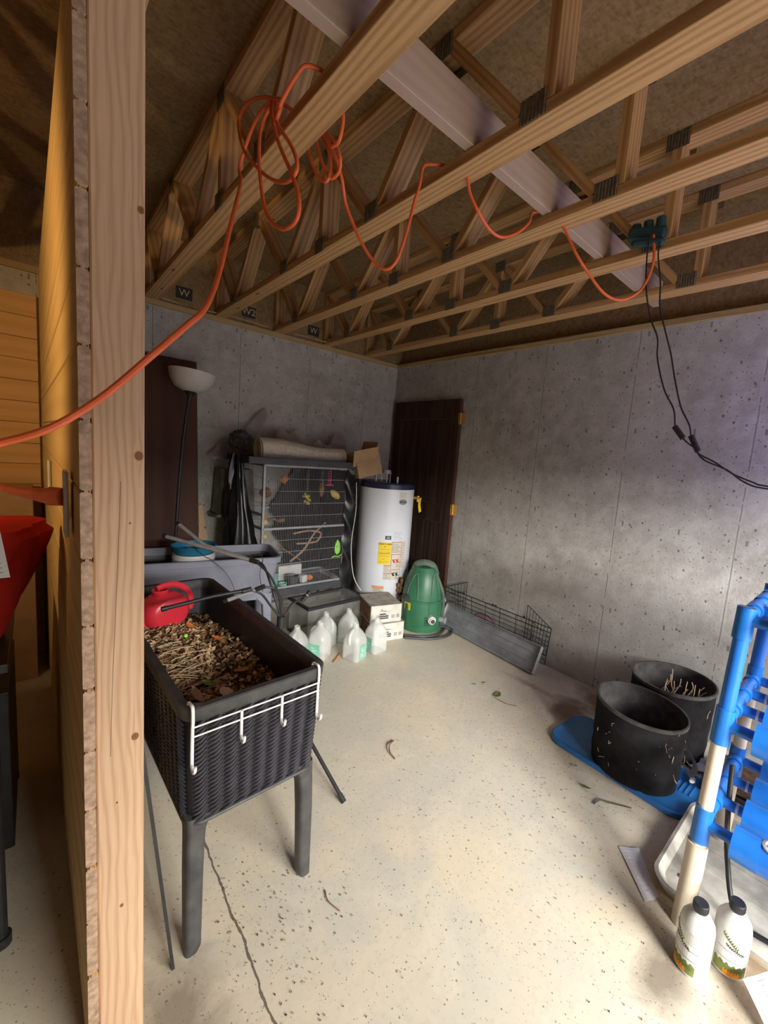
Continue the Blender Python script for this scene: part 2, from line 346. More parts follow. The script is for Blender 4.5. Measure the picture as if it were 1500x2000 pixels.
M_OLIVE = plain('olive_cloth', (0.10, 0.095, 0.06), 0.9, 0, 0.3, 8)
M_PEB = plain('clay_pebble', (0.20, 0.12, 0.08), 0.8, 0, 0.4, 60)
M_GRIME = plain('grimy_white_tray', (0.55, 0.52, 0.44), 0.6, 0, 0.45, 9)
M_DRIVE = plain('driveway', (0.42, 0.40, 0.37), 0.9, 0, 0.1, 3)
M_PAINT = plain('painted_wall', (0.40, 0.38, 0.34), 0.9, 0, 0.1, 3)
M_LBLG = plain('mint_label', (0.22, 0.55, 0.40), 0.5, 0, 0.1)

# ------------------------------------------------------------------ mesh helpers
class MB:
    def __init__(s): s.v = []; s.f = []; s.m = []; s.cur = 0
    def face(s, idx): s.f.append(tuple(idx)); s.m.append(s.cur)
    def add(s, vs, fs):
        o = len(s.v); s.v += [Vector(x) for x in vs]
        for f in fs: s.face([o + i for i in f])
        return s
    def box(s, c, d, rot=None):
        x, y, z = d[0] / 2, d[1] / 2, d[2] / 2
        vs = [Vector((a * x, b * y, e * z)) for e in (-1, 1) for b in (-1, 1) for a in (-1, 1)]
        if rot is not None:
            R = Euler(rot).to_matrix() if not isinstance(rot, Matrix) else rot
            vs = [R @ q for q in vs]
        c = Vector(c); vs = [q + c for q in vs]
        return s.add(vs, [(0, 2, 3, 1), (4, 5, 7, 6), (0, 1, 5, 4), (2, 6, 7, 3), (0, 4, 6, 2), (1, 3, 7, 5)])
    def bb(s, x0, x1, y0, y1, z0, z1):
        return s.box(((x0 + x1) / 2, (y0 + y1) / 2, (z0 + z1) / 2), (abs(x1 - x0), abs(y1 - y0), abs(z1 - z0)))
    def loft(s, loops, c0=True, c1=True, closed=True):
        o = len(s.v); n = len(loops[0])
        for L in loops: s.v += [Vector(q) for q in L]
        for k in range(len(loops) - 1):
            for i in range(n if closed else n - 1):
                j = (i + 1) % n
                s.face((o + k * n + i, o + k * n + j, o + (k + 1) * n + j, o + (k + 1) * n + i))
        if c0: s.face([o + i for i in reversed(range(n))])
        if c1: s.face([o + (len(loops) - 1) * n + i for i in range(n)])
        return s
    def tube(s, pts, r, n=8, cap=True, flat=1.0):
        pts = [Vector(p) for p in pts]
        rs = r if isinstance(r, (list, tuple)) else [r] * len(pts)
        t0 = (pts[1] - pts[0]).normalized()
        up = Vector((0, 0, 1)) if abs(t0.z) < 0.9 else Vector((1, 0, 0))
        a = t0.cross(up).normalized(); loops = []
        for i, p in enumerate(pts):
            t = (pts[min(i + 1, len(pts) - 1)] - pts[max(i - 1, 0)])
            if t.length < 1e-9: t = t0
            t.normalize(); a = (a - t * a.dot(t))
            if a.length < 1e-6: a = t.cross(Vector((0.3, 0.5, 0.8)))
            a.normalize(); b = t.cross(a)
            loops.append([p + (a * math.cos(2 * PI * k / n) + b * math.sin(2 * PI * k / n) * flat) * rs[i] for k in range(n)])
        return s.loft(loops, cap, cap)
    def cyl(s, p0, p1, r, n=24, cap=True): return s.tube([p0, p1], r, n, cap)
    def lathe(s, prof, c=(0, 0, 0), n=32, cap0=True, cap1=True, sx=1, sy=1):
        c = Vector(c)
        return s.loft([[c + Vector((r * math.cos(2 * PI * k / n) * sx, r * math.sin(2 * PI * k / n) * sy, z)) for k in range(n)] for r, z in prof], cap0, cap1)
    def sheet(s, fn, nu, nv, th=0.0015):
        g = [[Vector(fn(i / nu, j / nv)) for i in range(nu + 1)] for j in range(nv + 1)]
        o = len(s.v); W = nu + 1
        nrm = []
        for j in range(nv + 1):
            row = []
            for i in range(nu + 1):
                du = g[j][min(i + 1, nu)] - g[j][max(i - 1, 0)]; dv = g[min(j + 1, nv)][i] - g[max(j - 1, 0)][i]
                q = du.cross(dv); row.append(q.normalized() if q.length > 1e-12 else Vector((0, 0, 1)))
            nrm.append(row)
        for sgn in (0.5, -0.5):
            for j in range(nv + 1):
                for i in range(nu + 1): s.v.append(g[j][i] + nrm[j][i] * th * sgn)
        B = (nu + 1) * (nv + 1)
        for j in range(nv):
            for i in range(nu):
                a = o + j * W + i
                s.face((a, a + 1, a + W + 1, a + W)); s.face((a + B, a + B + W, a + B + W + 1, a + B + 1))
        edge = [(j * W) for j in range(nv + 1)], [(j * W + nu) for j in range(nv + 1)], list(range(W)), [nv * W + i for i in range(W)]
        for e in edge:
            for q in range(len(e) - 1):
                s.face((o + e[q], o + e[q + 1], o + B + e[q + 1], o + B + e[q]))
        return s
    def xf(s, M, start=0):
        for i in range(start, len(s.v)): s.v[i] = M @ s.v[i]
        return s
    def build(s, name, mat, parent=None, smooth=False, bevel=0, loc=None, rot=None, world=False, seg=2, sub=0):
        me = bpy.data.meshes.new(name)
        vs = s.v
        if world and parent is not None: vs = [q - parent.location for q in vs]
        me.from_pydata([tuple(q) for q in vs], [], s.f)
        mats = mat if isinstance(mat, (list, tuple)) else [mat]
        for mm in mats: me.materials.append(mm)
        if len(mats) > 1:
            for p, k in zip(me.polygons, s.m): p.material_index = k
        me.validate()
        bm = bmesh.new(); bm.from_mesh(me); bmesh.ops.recalc_face_normals(bm, faces=bm.faces); bm.to_mesh(me); bm.free()
        if smooth:
            for p in me.polygons: p.use_smooth = True
            try: me.set_sharp_from_angle(angle=math.radians(38))
            except Exception: pass
        o = bpy.data.objects.new(name, me); COL.objects.link(o)
        if parent is not None: o.parent = parent
        if loc is not None: o.location = loc
        if rot is not None: o.rotation_euler = rot
        if bevel:
            b = o.modifiers.new('bevel', 'BEVEL'); b.width = bevel; b.segments = seg; b.limit_method = 'ANGLE'; b.angle_limit = math.radians(40)
        if sub:
            b = o.modifiers.new('sub', 'SUBSURF'); b.levels = sub; b.render_levels = sub
        return o

def tag(o, label=None, cat=None, group=None, kind=None):
    if label: o['label'] = label
    if cat: o['category'] = cat
    if group: o['group'] = group
    if kind: o['kind'] = kind
    return o
def thing(name, label, cat, loc=(0, 0, 0), rz=0.0, group=None):
    o = bpy.data.objects.new(name, None); COL.objects.link(o); o.empty_display_size = 0.1
    o.location = loc; o.rotation_euler = (0, 0, rz); return tag(o, label, cat, group)
def struct(o): o['kind'] = 'structure'; return o
def dup(root, label, loc, rz=None, group=None):
    def cp(o, par):
        c = o.copy(); COL.objects.link(c); c.parent = par
        for ch in o.children: cp(ch, c)
        return c
    r = root.copy(); COL.objects.link(r); r.location = loc
    if rz is not None: r.rotation_euler = (0, 0, rz)
    r['label'] = label
    if group: r['group'] = group
    for ch in root.children: cp(ch, r)
    return r
def smooth_path(P, k=6):
    P = [Vector(p) for p in P]; out = []
    for i in range(len(P) - 1):
        a = P[max(i - 1, 0)]; b = P[i]; c = P[i + 1]; d = P[min(i + 2, len(P) - 1)]
        for j in range(k):
            t = j / k
            out.append(0.5 * ((2 * b) + (c - a) * t + (2 * a - 5 * b + 4 * c - d) * t * t + (3 * b - a - 3 * c + d) * t ** 3))
    out.append(P[-1]); return out
def rrect(w, d, r, z, n=5, cx=0, cy=0):
    out = []
    r = min(r, w / 2 - 1e-4, d / 2 - 1e-4)
    for (sx, sy, a0) in ((1, 1, 0), (-1, 1, PI / 2), (-1, -1, PI), (1, -1, 1.5 * PI)):
        for k in range(n + 1):
            a = a0 + PI / 2 * k / n
            out.append((cx + sx * (w / 2 - r) + r * math.cos(a), cy + sy * (d / 2 - r) + r * math.sin(a), z))
    return out
def text_obj(name, body, size, mat, parent, M, ext=0.0004):
    cu = bpy.data.curves.new(name, 'FONT'); cu.body = body; cu.size = size; cu.extrude = ext
    cu.align_x = 'CENTER'; cu.align_y = 'CENTER'
    tmp = bpy.data.objects.new(name + '_tmp', cu); COL.objects.link(tmp)
    bpy.context.view_layer.update()
    me = bpy.data.meshes.new_from_object(tmp.evaluated_get(bpy.context.evaluated_depsgraph_get()))
    bpy.data.objects.remove(tmp, do_unlink=True); bpy.data.curves.remove(cu)
    me.transform(M); me.materials.clear(); me.materials.append(mat)
    o = bpy.data.objects.new(name, me); COL.objects.link(o); o.parent = parent
    return o
def beam(name, p0, p1, w, h, mat, parent, bevel=0.002, up=(0, 0, 1)):
    """board from p0 to p1 (parent space): w across, h along 'up'; its own X runs along the grain"""
    p0 = Vector(p0); p1 = Vector(p1); L = (p1 - p0).length
    x = (p1 - p0).normalized(); u = Vector(up); y = u.cross(x).normalized(); z = x.cross(y)
    m = MB().box((L / 2, 0, 0), (L, w, h))
    o = m.build(name, mat, parent, bevel=bevel, seg=1)
    R = Matrix((x, y, z)).transposed()
    o.location = p0; o.rotation_euler = R.to_euler(); return o

# ================================================================== the room
XL = -4.75; YF = -4.9
struct(MB().bb(XL - 0.2, 0.2, YF - 0.2, 0.2, -0.12, 0).build('floor', M_FLOOR))
struct(MB().bb(-12, 8, -22, YF - 0.2, -0.14, -0.02).build('driveway', M_DRIVE)).name = 'floor_outside'
struct(MB().bb(0, 0.2, YF - 0.2, 0.2, 0, H).build('wall_right', M_WALL_R))
struct(MB().bb(XL - 0.2, 0, 0, 0.2, 0, H).build('wall_back', M_WALL_B))
struct(MB().bb(XL - 0.2, XL, YF - 0.2, 0, 0, H).build('wall_left', M_PAINT))
f = MB(); f.bb(XL, -2.6, YF - 0.15, YF, 0, H); f.bb(-2.6, -0.1, YF - 0.15, YF, 1.74, H); f.bb(-0.1, 0, YF - 0.15, YF, 0, H)
struct(f.build('wall_front', M_PAINT))
# rim boards above the walls, subfloor
ZC = H + 0.038; ZT = ZC + 0.457
f = MB(); f.bb(XL - 0.2, 0.2, 0.0, 0.03, ZC, ZT); struct(f.build('wall_rim_back', M_OSB))
f = MB(); f.bb(0.05, 0.08, YF - 0.2, 0.0, ZC, ZT); struct(f.build('wall_rim_right', M_OSB))
f = MB(); f.bb(XL - 0.2, XL - 0.17, YF, 0.0, H, ZT); f.bb(XL - 0.2, 0.2, YF - 0.15, YF - 0.12, H, ZT); struct(f.build('wall_rim_front', M_OSB))
struct(MB().bb(XL - 0.2, 0.2, YF - 0.2, 0.2, ZT, ZT + 0.02).build('ceiling', M_OSB))
struct(beam('trim_1', (XL, 0.05, H + 0.019), (0.0, 0.05, H + 0.019), 0.14, 0.038, M_PLATE, None))
struct(beam('trim_2', (0.05, YF, H + 0.019), (0.05, 0.0, H + 0.019), 0.14, 0.038, M_PLATE, None))
# pine plank partition (seen end-on) and pine cladding on the back wall to its left
f = MB()
bh = 0.142; nb = 18; x0, x1 = -2.822, -2.802
for k in range(nb):
    z = -0.02 + k * bh
    z0_, z1_ = max(z, 0.0), min(z + bh, H)
    # plank with eased edges and a tongue on top
    prof = [(x0, z0_ + 0.004), (x0 + 0.004, z0_ + 0.0005), (x1 - 0.003, z0_ + 0.0005), (x1, z0_ + 0.004), (x1, z1_ - 0.008),
            (x1 - 0.004, z1_ - 0.004), (x1 - 0.007, z1_ - 0.004), (x1 - 0.007, z1_ + 0.001), (x0 + 0.007, z1_ + 0.001), (x0 + 0.007, z1_ - 0.004), (x0 + 0.003, z1_ - 0.003), (x0, z1_ - 0.007)]
    dy = random.uniform(-0.004, 0.004); f.cur = 0
    o = len(f.v)
    for yy, xs in ((-2.585 + dy, 0), (-0.002, -0.028)):
        f.v += [Vector((a + xs, yy, b)) for a, b in prof]
    n = len(prof)
    for i in range(n): f.face((o + i, o + (i + 1) % n, o + n + (i + 1) % n, o + n + i))
    f.cur = 1; f.face([o + i for i in range(n)]); f.cur = 0; f.face([o + n + i for i in range(n)])
struct(f.build('wall_partition', [M_TG, M_TGE]))
f = MB()
for k in range(nb):
    z = k * 0.128
    f.box(((XL - 2.86) / 2, -0.012, z + 0.064), (-2.86 - XL, 0.018, 0.126))
struct(f.build('wall_back_cladding', M_TGX, bevel=0.003, seg=1))
st = beam('wall_stud', (-2.7565, -2.5645, 0), (-2.7565, -2.5645, H), 0.089, 0.038, M_STUD, None, 0.003, up=(0, 1, 0))
tag(st, 'light pine stud facing the room at the end of the plank partition', 'wall stud')
st.data.materials[0] = M_STUDX = stud_wood('stud_lumber_x', [(1.475, 0.034, 0.0085), (1.965, 0.037, 0.006), (0.83, 0.027, 0.0075), (0.405, 0.0, 0.004), (0.68, -0.008, 0.0022), (1.33, 0.018, 0.002)])
for k, yy in enumerate((-2.15, -1.74, -1.33, -0.92, -0.51, -0.06)):
    s_ = beam('wall_stud', (-2.7565, yy, 0), (-2.7565, yy, H), 0.089, 0.038, M_STUDX, None, 0.002, up=(0, 1, 0))
    tag(s_, 'pine stud in the plank partition, %s behind the end stud' % ('first', 'second', 'third', 'fourth', 'fifth', 'sixth')[k], 'wall stud', 'partition studs behind the end stud')

# ================================================================== floor trusses
def make_truss():
    t = thing('floor_truss', 'x', 'floor truss', (0, 0, ZC))
    D = 0.457; zb = 0.019; zt = D - 0.019; W = 0.089
    beam('bottom_chord', (0, -4.85, zb), (0, -0.005, zb), W, 0.038, M_LUM, t)
    beam('top_chord', (0, -4.85, zt), (0, -0.005, zt), W, 0.038, M_LUM, t)
    lo = [-0.40, -1.22, -2.06, -2.84]; hi = [-0.03, -0.80, -1.64, -2.45]
    def web(a, b): beam('web', a, b, W, 0.038, M_LUM, t, up=(0, 1, 0) if abs(a[1] - b[1]) < 0.01 else (0, 0, 1))
    z0_, z1_ = 0.045, D - 0.045
    for k in range(4):
        y0, y1 = hi[k], lo[k]; s_ = 0.035
        web((0, y0 - s_, z1_), (0, y1 + s_, z0_))
        if k < 3: web((0, lo[k] - s_, z0_), (0, hi[k + 1] + s_, z1_))
    web((0, -0.025, 0.04), (0, -0.025, D - 0.04))
    web((0, -1.64, 0.04), (0, -1.64, D - 0.04))
    web((0, -2.895, 0.04), (0, -2.895, D - 0.04))
    web((0, -3.40, 0.04), (0, -3.40, D - 0.04))
    web((0, -3.50, z0_), (0, -3.86, z1_)); web((0, -3.93, z1_), (0, -4.28, z0_)); web((0, -4.36, z0_), (0, -4.72, z1_))
    def pl(y, z):
        for sx in (-1, 1):
            m = MB(); x = lambda h: sx * (W / 2 + h)
            # stamped plate: folded ridges in one piece
            prof = [(-0.044, 0.0004)]
            for a in range(7):
                c = -0.037 + a * 0.0123
                prof += [(c - 0.003, 0.0012), (c - 0.0015, 0.004), (c + 0.0015, 0.004), (c + 0.003, 0.0012)]
            prof += [(0.044, 0.0004)]
            m.loft([[(x(h), yy, zz) for yy, h in prof] + [(x(0.0001), yy, zz) for yy, h in reversed(prof)] for zz in (-0.033, 0.033)])
            m.build('truss_plate', M_GALV, t, loc=(0, y, z))
    for y in lo: pl(y - 0.01, 0.040)
    for y in hi[1:]: pl(y, D - 0.040)
    pl(-1.64, 0.03); pl(-2.895, D - 0.035)
    return t
TRX = [-0.397 - 0.465 * k for k in range(8)]
names = ['floor truss closest to the right concrete wall', 'second floor truss from the right wall, with the dark power tap on it',
         'third floor truss from the right wall, the orange cord laid over it', 'fourth floor truss from the right wall, between two hanging loops of orange cord',
         'floor truss with the coil of orange cord tied around its wide grainy bottom chord', 'floor truss just above the pine partition and its end stud',
         'floor truss in the dark left of the partition', 'floor truss at the far left beyond the partition, mostly out of view']
tr0 = make_truss(); tr0['label'] = names[0]; tr0['group'] = 'floor trusses overhead'; tr0.location.x = TRX[0]
for x, nm in list(zip(TRX, names))[1:]: dup(tr0, nm, (x, 0, ZC), group='floor trusses overhead')
sb = beam('bracing_board', (-4.6, -2.612, ZC + 0.040 + 0.07), (-0.15, -2.612, ZC + 0.040 + 0.07), 0.038, 0.14, M_LUMP, None)
tag(sb, 'pale pine bracing board run across the trusses on top of their bottom chords', 'board')
for (px_, nm) in ((-2.05, 'W'), (-1.58, 'W2'), (-1.0, 'M')):
    t = MB().box((0, -0.0012, 0), (0.11, 0.002, 0.085)).build('printed_stamp', M_INK)
    t.location = (px_, -0.001, ZC + 0.10)
    tag(t, {'W': 'black printed square stamp on the rim board nearest the orange cord', 'W2': 'black printed square stamp on the rim board between the two middle trusses',
            'M': 'black printed square stamp on the rim board nearest the corner'}[nm], 'printed stamp', 'stamps on the rim board')
    text_obj('printed_letters', nm if nm != 'M' else 'W', 0.07, M_TAN, t, Matrix.Translation((0, -0.003, 0)) @ Matrix.Rotation(PI / 2, 4, 'X'))
for q, (a, b_) in enumerate((((-2.75, -0.03, 2.492), (-2.1, -0.06, 2.482)), ((-1.9, -0.04, 2.49), (-1.45, -0.08, 2.482)), ((-1.2, -0.05, 2.492), (-0.85, -0.09, 2.482)))):
    s_ = MB().tube(smooth_path([a, ((a[0] + b_[0]) / 2, a[1] - 0.02, a[2] + 0.003), b_]), 0.003, 5).build('wood_sliver', M_STRAW)
    tag(s_, ['thin wood sliver lying on the back wall plate left of the coiled cord', 'thin wood sliver lying on the back wall plate behind the second truss gap',
             'thin wood sliver lying on the back wall plate nearest the corner'][q], 'wood sliver')
# ================================================================== orange cord
OC_MAIN = [(-3.4, -2.62, 1.30), (-3.15, -2.74, 1.40), (-2.95, -2.831, 1.481), (-2.921, -2.829, 1.493), (-2.868, -2.846, 1.52), (-2.808, -2.838, 1.573), (-2.747, -2.829, 1.644), (-2.687, -2.79, 1.714), (-2.633, -2.719, 1.779), (-2.569, -2.58, 1.901), (-2.488, -2.39, 2.093), (-2.385, -2.15, 2.34),
 (-2.355, -2.046, 2.447), (-2.345, -2.129, 2.536), (-2.33, -2.196, 2.572), (-2.33, -2.305, 2.531), (-2.355, -2.362, 2.461), (-2.355, -2.326, 2.444), (-2.355, -2.373, 2.477), (-2.345, -2.439, 2.512), (-2.325, -2.467, 2.534), (-2.26, -2.48, 2.535), (-2.205, -2.43, 2.535), (-2.19, -2.428, 2.499), (-2.19, -2.41, 2.446), (-2.195, -2.376, 2.442)]
OC_L1 = [(-2.31, -2.245, 2.574), (-2.33, -2.151, 2.617), (-2.345, -2.058, 2.633), (-2.35, -2.008, 2.6), (-2.36, -2.09, 2.479), (-2.36, -2.208, 2.376), (-2.36, -2.333, 2.29), (-2.36, -2.44, 2.241), (-2.355, -2.49, 2.255), (-2.35, -2.448, 2.326), (-2.355, -2.348, 2.434), (-2.33, -2.27, 2.535), (-2.31, -2.244, 2.578)]
OC_L2 = [(-2.32, -2.231, 2.568), (-2.34, -2.194, 2.517), (-2.36, -2.23, 2.403), (-2.375, -2.306, 2.252), (-2.38, -2.374, 2.163), (-2.375, -2.46, 2.107), (-2.37, -2.53, 2.108), (-2.365, -2.532, 2.16), (-2.36, -2.471, 2.248), (-2.355, -2.366, 2.373), (-2.34, -2.264, 2.511), (-2.32, -2.242, 2.565), (-2.25, -2.25, 2.565), (-2.2, -2.26, 2.55)]
OC_L3 = [(-2.19, -2.177, 2.559), (-2.185, -2.216, 2.482), (-2.175, -2.26, 2.413), (-2.17, -2.308, 2.383), (-2.16, -2.313, 2.423), (-2.165, -2.302, 2.478), (-2.175, -2.268, 2.534), (-2.2, -2.251, 2.551)]
OC_L4 = [(-2.19, -2.267, 2.549), (-2.17, -2.328, 2.501), (-2.16, -2.367, 2.437), (-2.15, -2.348, 2.405), (-2.16, -2.312, 2.395), (-2.17, -2.275, 2.449), (-2.18, -2.245, 2.519), (-2.2, -2.258, 2.548)]
OC_S = [(-2.2, -2.269, 2.542), (-2.18, -2.292, 2.52), (-2.16, -2.328, 2.462), (-2.13, -2.335, 2.397), (-2.1, -2.319, 2.338), (-2.06, -2.342, 2.25), (-2.02, -2.369, 2.184), (-1.99, -2.412, 2.148), (-1.965, -2.441, 2.179), (-1.94, -2.454, 2.279), (-1.92, -2.455, 2.368), (-1.9, -2.455, 2.445), (-1.889, -2.45, 2.50), (-1.86, -2.45, 2.527), (-1.80, -2.50, 2.527), (-1.782, -2.554, 2.490), (-1.76, -2.56, 2.437), (-1.73, -2.581, 2.381), (-1.65, -2.573, 2.357), (-1.58, -2.575, 2.361), (-1.5, -2.578, 2.407), (-1.435, -2.58, 2.47), (-1.40, -2.57, 2.526), (-1.34, -2.63, 2.526), (-1.31, -2.667, 2.463), (-1.28, -2.709, 2.376), (-1.22, -2.742, 2.311), (-1.15, -2.782, 2.249), (-1.08, -2.821, 2.236), (-1.02, -2.861, 2.274), (-0.97, -2.874, 2.342), (-0.965, -2.886, 2.42), (-0.962, -2.87, 2.52)]
ec = thing('extension_cord', 'long orange extension cord looped over the trusses and hanging across the pine stud', 'extension cord', (-3.4, -2.62, 1.30))
f = MB()
for P_ in (OC_MAIN, OC_L1, OC_L2, OC_L3, OC_L4, OC_S): f.tube(smooth_path(P_, 6), 0.0055, 9)
f.build('cable', M_CORD, ec, smooth=True, world=True)
f = MB().tube(smooth_path([(-2.895, -2.335, 1.362), (-2.93, -2.31, 1.37), (-3.0, -2.24, 1.385), (-3.12, -2.16, 1.40)]), [0.0075] * 19, 9)
f.tube([(-2.84, -2.38, 1.362), (-2.862, -2.365, 1.362), (-2.868, -2.36, 1.362), (-2.897, -2.332, 1.364), (-2.93, -2.305, 1.368)], [0.021, 0.022, 0.018, 0.013, 0.009], 12)
pg = f.build('cable', M_CORD, None, smooth=True)
pg.name = 'plug_cord'; tag(pg, 'orange plug and cord end pushed into the nearer white outlet plate', 'power cord')
for (y, z0_, z1_, lb) in ((-2.40, 1.275, 1.425, 'white outlet plate with an orange plug in it on the pine partition'), (-1.25, 1.24, 1.38, 'smaller looking empty white outlet plate further back on the pine partition')):
    t = MB().box((-2.836 if y < -2 else -2.8445, y, (z0_ + z1_) / 2), (0.008, 0.075, z1_ - z0_)).build('outlet_plate', M_WHITE, bevel=0.003)
    t.rotation_euler = (0, 0, 0); tag(t, lb, 'outlet plate', 'outlet plates on the partition')

# power tap on the truss
pt = thing('power_tap', 'dark teal three-way power tap resting on a truss chord near the right wall', 'power tap', (-0.93, -2.83, 2.517))
f = MB(); f.box((0, 0, 0.03), (0.05, 0.15, 0.05), (0.15, 0, 0.2)); f.box((-0.03, -0.02, -0.02), (0.03, 0.13, 0.03), (0.1, 0, 0.2))
f.build('tap_body', M_TEAL, pt, bevel=0.012)
for dy in (-0.05, 0.0, 0.05): MB().cyl((0.005, dy, 0.04), (0.0, dy, 0.085), 0.019, 14).build('outlet_cover', M_TEAL, pt, bevel=0.004)
LC1 = [(-0.97, -2.86, 2.52), (-0.975, -2.86, 2.45), (-0.955, -2.866, 2.318), (-0.94, -2.895, 2.192), (-0.93, -2.932, 2.104), (-0.92, -2.94, 2.021), (-0.92, -2.984, 1.89), (-0.92, -3.033, 1.804), (-0.92, -3.052, 1.724), (-0.92, -3.096, 1.674), (-0.915, -3.128, 1.649), (-0.925, -3.17, 1.603), (-0.925, -3.251, 1.569), (-0.925, -3.313, 1.527), (-0.92, -3.383, 1.51), (-0.92, -3.6, 1.51), (-0.9, -4.0, 1.56)]
LC2 = [(-0.96, -2.90, 2.51), (-0.962, -2.9, 2.434), (-0.95, -2.919, 2.328), (-0.94, -2.928, 2.227), (-0.93, -2.954, 2.142), (-0.91, -2.986, 2.039), (-0.9, -3.013, 1.934), (-0.9, -3.052, 1.817), (-0.9, -3.093, 1.743), (-0.9, -3.11, 1.685), (-0.9, -3.137, 1.632), (-0.9, -3.2, 1.598), (-0.9, -3.265, 1.557), (-0.9, -3.332, 1.53), (-0.9, -3.379, 1.519), (-0.9, -3.6, 1.504), (-0.87, -4.0, 1.55)]
for P_, lb, c in ((LC1, 'thin black lamp cord, the left of two, hanging from the power tap', ((-0.92, -3.045, 1.735), (-0.92, -3.085, 1.685))), (LC2, 'thin black lamp cord, the right of two, with the larger black connector', ((-0.9, -3.105, 1.70), (-0.9, -3.14, 1.635)))):
    t = thing('lamp_cord', lb, 'cord', P_[0], group='black lamp cords over the rack')
    MB().tube(smooth_path(P_, 5), 0.0032, 7).build('cable', M_BLACK, t, smooth=True, world=True)
    MB().tube([c[0], c[1]], 0.0115, 10).build('connector', M_BLACK, t, world=True, bevel=0.002)

# ================================================================== doors and panel at the walls
d = thing('panel_door', 'dark walnut two-panel door standing flat against the right concrete wall', 'door', (-0.024, -0.53, 0.0))
DW, DH, DT = 0.94, 2.075, 0.040
def bx(name, y0, y1, z0_, z1_, t0, t1, mat, par, bev=0.003):
    return MB().bb(t0, t1, y0, y1, z0_, z1_).build(name, mat, par, bevel=bev, seg=2)
hw = DW / 2
f = MB(); f.bb(-0.02, 0.02, -hw, -hw + 0.12, 0, DH); f.bb(-0.02, 0.02, hw - 0.12, hw, 0, DH)
for z0_, z1_ in ((0, 0.22), (0.92, 1.08), (DH - 0.17, DH)): f.bb(-0.02, 0.02, -hw + 0.12, hw - 0.12, z0_, z1_)
f.build('door_frame', M_DOORD, d, bevel=0.002, seg=1)
for z0_, z1_ in ((0.22, 0.92), (1.08, DH - 0.17)):
    f = MB(); n = 6; ww = (DW - 0.24) / n
    for k in range(n): f.bb(-0.008, 0.008, -hw + 0.12 + k * ww + 0.002, -hw + 0.12 + (k + 1) * ww - 0.002, z0_, z1_)
    f.bb(-0.004, 0.006, -hw + 0.12, hw - 0.12, z0_, z1_)
    f.build('door_panel', M_DOORD, d, bevel=0.003, seg=1)
    f = MB()
    for (a, b_, c, e) in ((-hw + 0.12, -hw + 0.135, z0_, z1_), (hw - 0.135, hw - 0.12, z0_, z1_), (-hw + 0.12, hw - 0.12, z0_, z0_ + 0.015), (-hw + 0.12, hw - 0.12, z1_ - 0.015, z1_)):
        f.bb(-0.016, -0.008, a, b_, c, e)
    f.build('panel_moulding', M_DOORR, d, bevel=0.004)
MB().bb(-0.021, 0.02, -hw - 0.0015, -hw - 0.0002, 0, DH).build('door_edge', M_DOORR, d)
for z in (1.90, 1.06):
    f = MB(); f.bb(0.0, 0.004, -hw - 0.055, -hw - 0.004, z - 0.05, z + 0.05); f.cyl((-0.004, -hw - 0.006, z - 0.052), (-0.004, -hw - 0.006, z + 0.052), 0.007, 12)
    f.bb(-0.022, -0.018, -hw - 0.002, -hw + 0.002, z - 0.05, z + 0.05)
    f.build('hinge', M_BRASS, d, bevel=0.001, seg=1)
t = thing('door_slab', 'tall reddish dark brown wood slab leaned on the back wall behind the lamp', 'door slab', (-2.33, -0.005, 0))
MB().box((0, -0.135, 1.05), (0.72, 0.035, 2.10), (math.radians(-6.0), 0, 0)).build('slab', M_DOORR, t, bevel=0.003)

# ================================================================== floor lamp
t = thing('floor_lamp', 'torchiere floor lamp with a white bowl shade on a thin black pole', 'lamp', (-2.165, -0.33, 0))
MB().lathe([(0.0, 0), (0.125, 0.0), (0.13, 0.012), (0.11, 0.026), (0.02, 0.035), (0.0, 0.036)], n=32).build('base', M_BLACK, t, smooth=True)
MB().tube(smooth_path([(0, 0, 0.03), (0.0, 0, 0.6), (0.018, 0, 1.1), (0.045, 0.0, 1.5), (0.078, 0, 1.80)]), 0.011, 12).build('pole', M_BLACK, t, smooth=True)
for z, x in ((0.62, 0.002), (1.12, 0.02), (1.5, 0.045)): MB().cyl((x, 0, z), (x + 0.001, 0, z + 0.03), 0.0135, 12).build('pole_joint', M_BLACK, t)
q = Matrix.Translation((0.08, 0, 1.78)) @ Matrix.Rotation(math.radians(5), 4, 'Y')
MB().lathe([(0.012, 0.0), (0.014, 0.03), (0.030, 0.055), (0.052, 0.072), (0.050, 0.076), (0.0, 0.076)], n=28).xf(q).build('shade_holder', M_BLACK, t, smooth=True)
MB().lathe([(0.0, 0.062), (0.045, 0.064), (0.100, 0.088), (0.132, 0.135), (0.145, 0.188), (0.147, 0.200), (0.142, 0.200), (0.127, 0.137), (0.095, 0.094), (0.04, 0.070), (0.0, 0.069)], n=40).xf(q).build('lamp_shade', M_FROST, t, smooth=True)

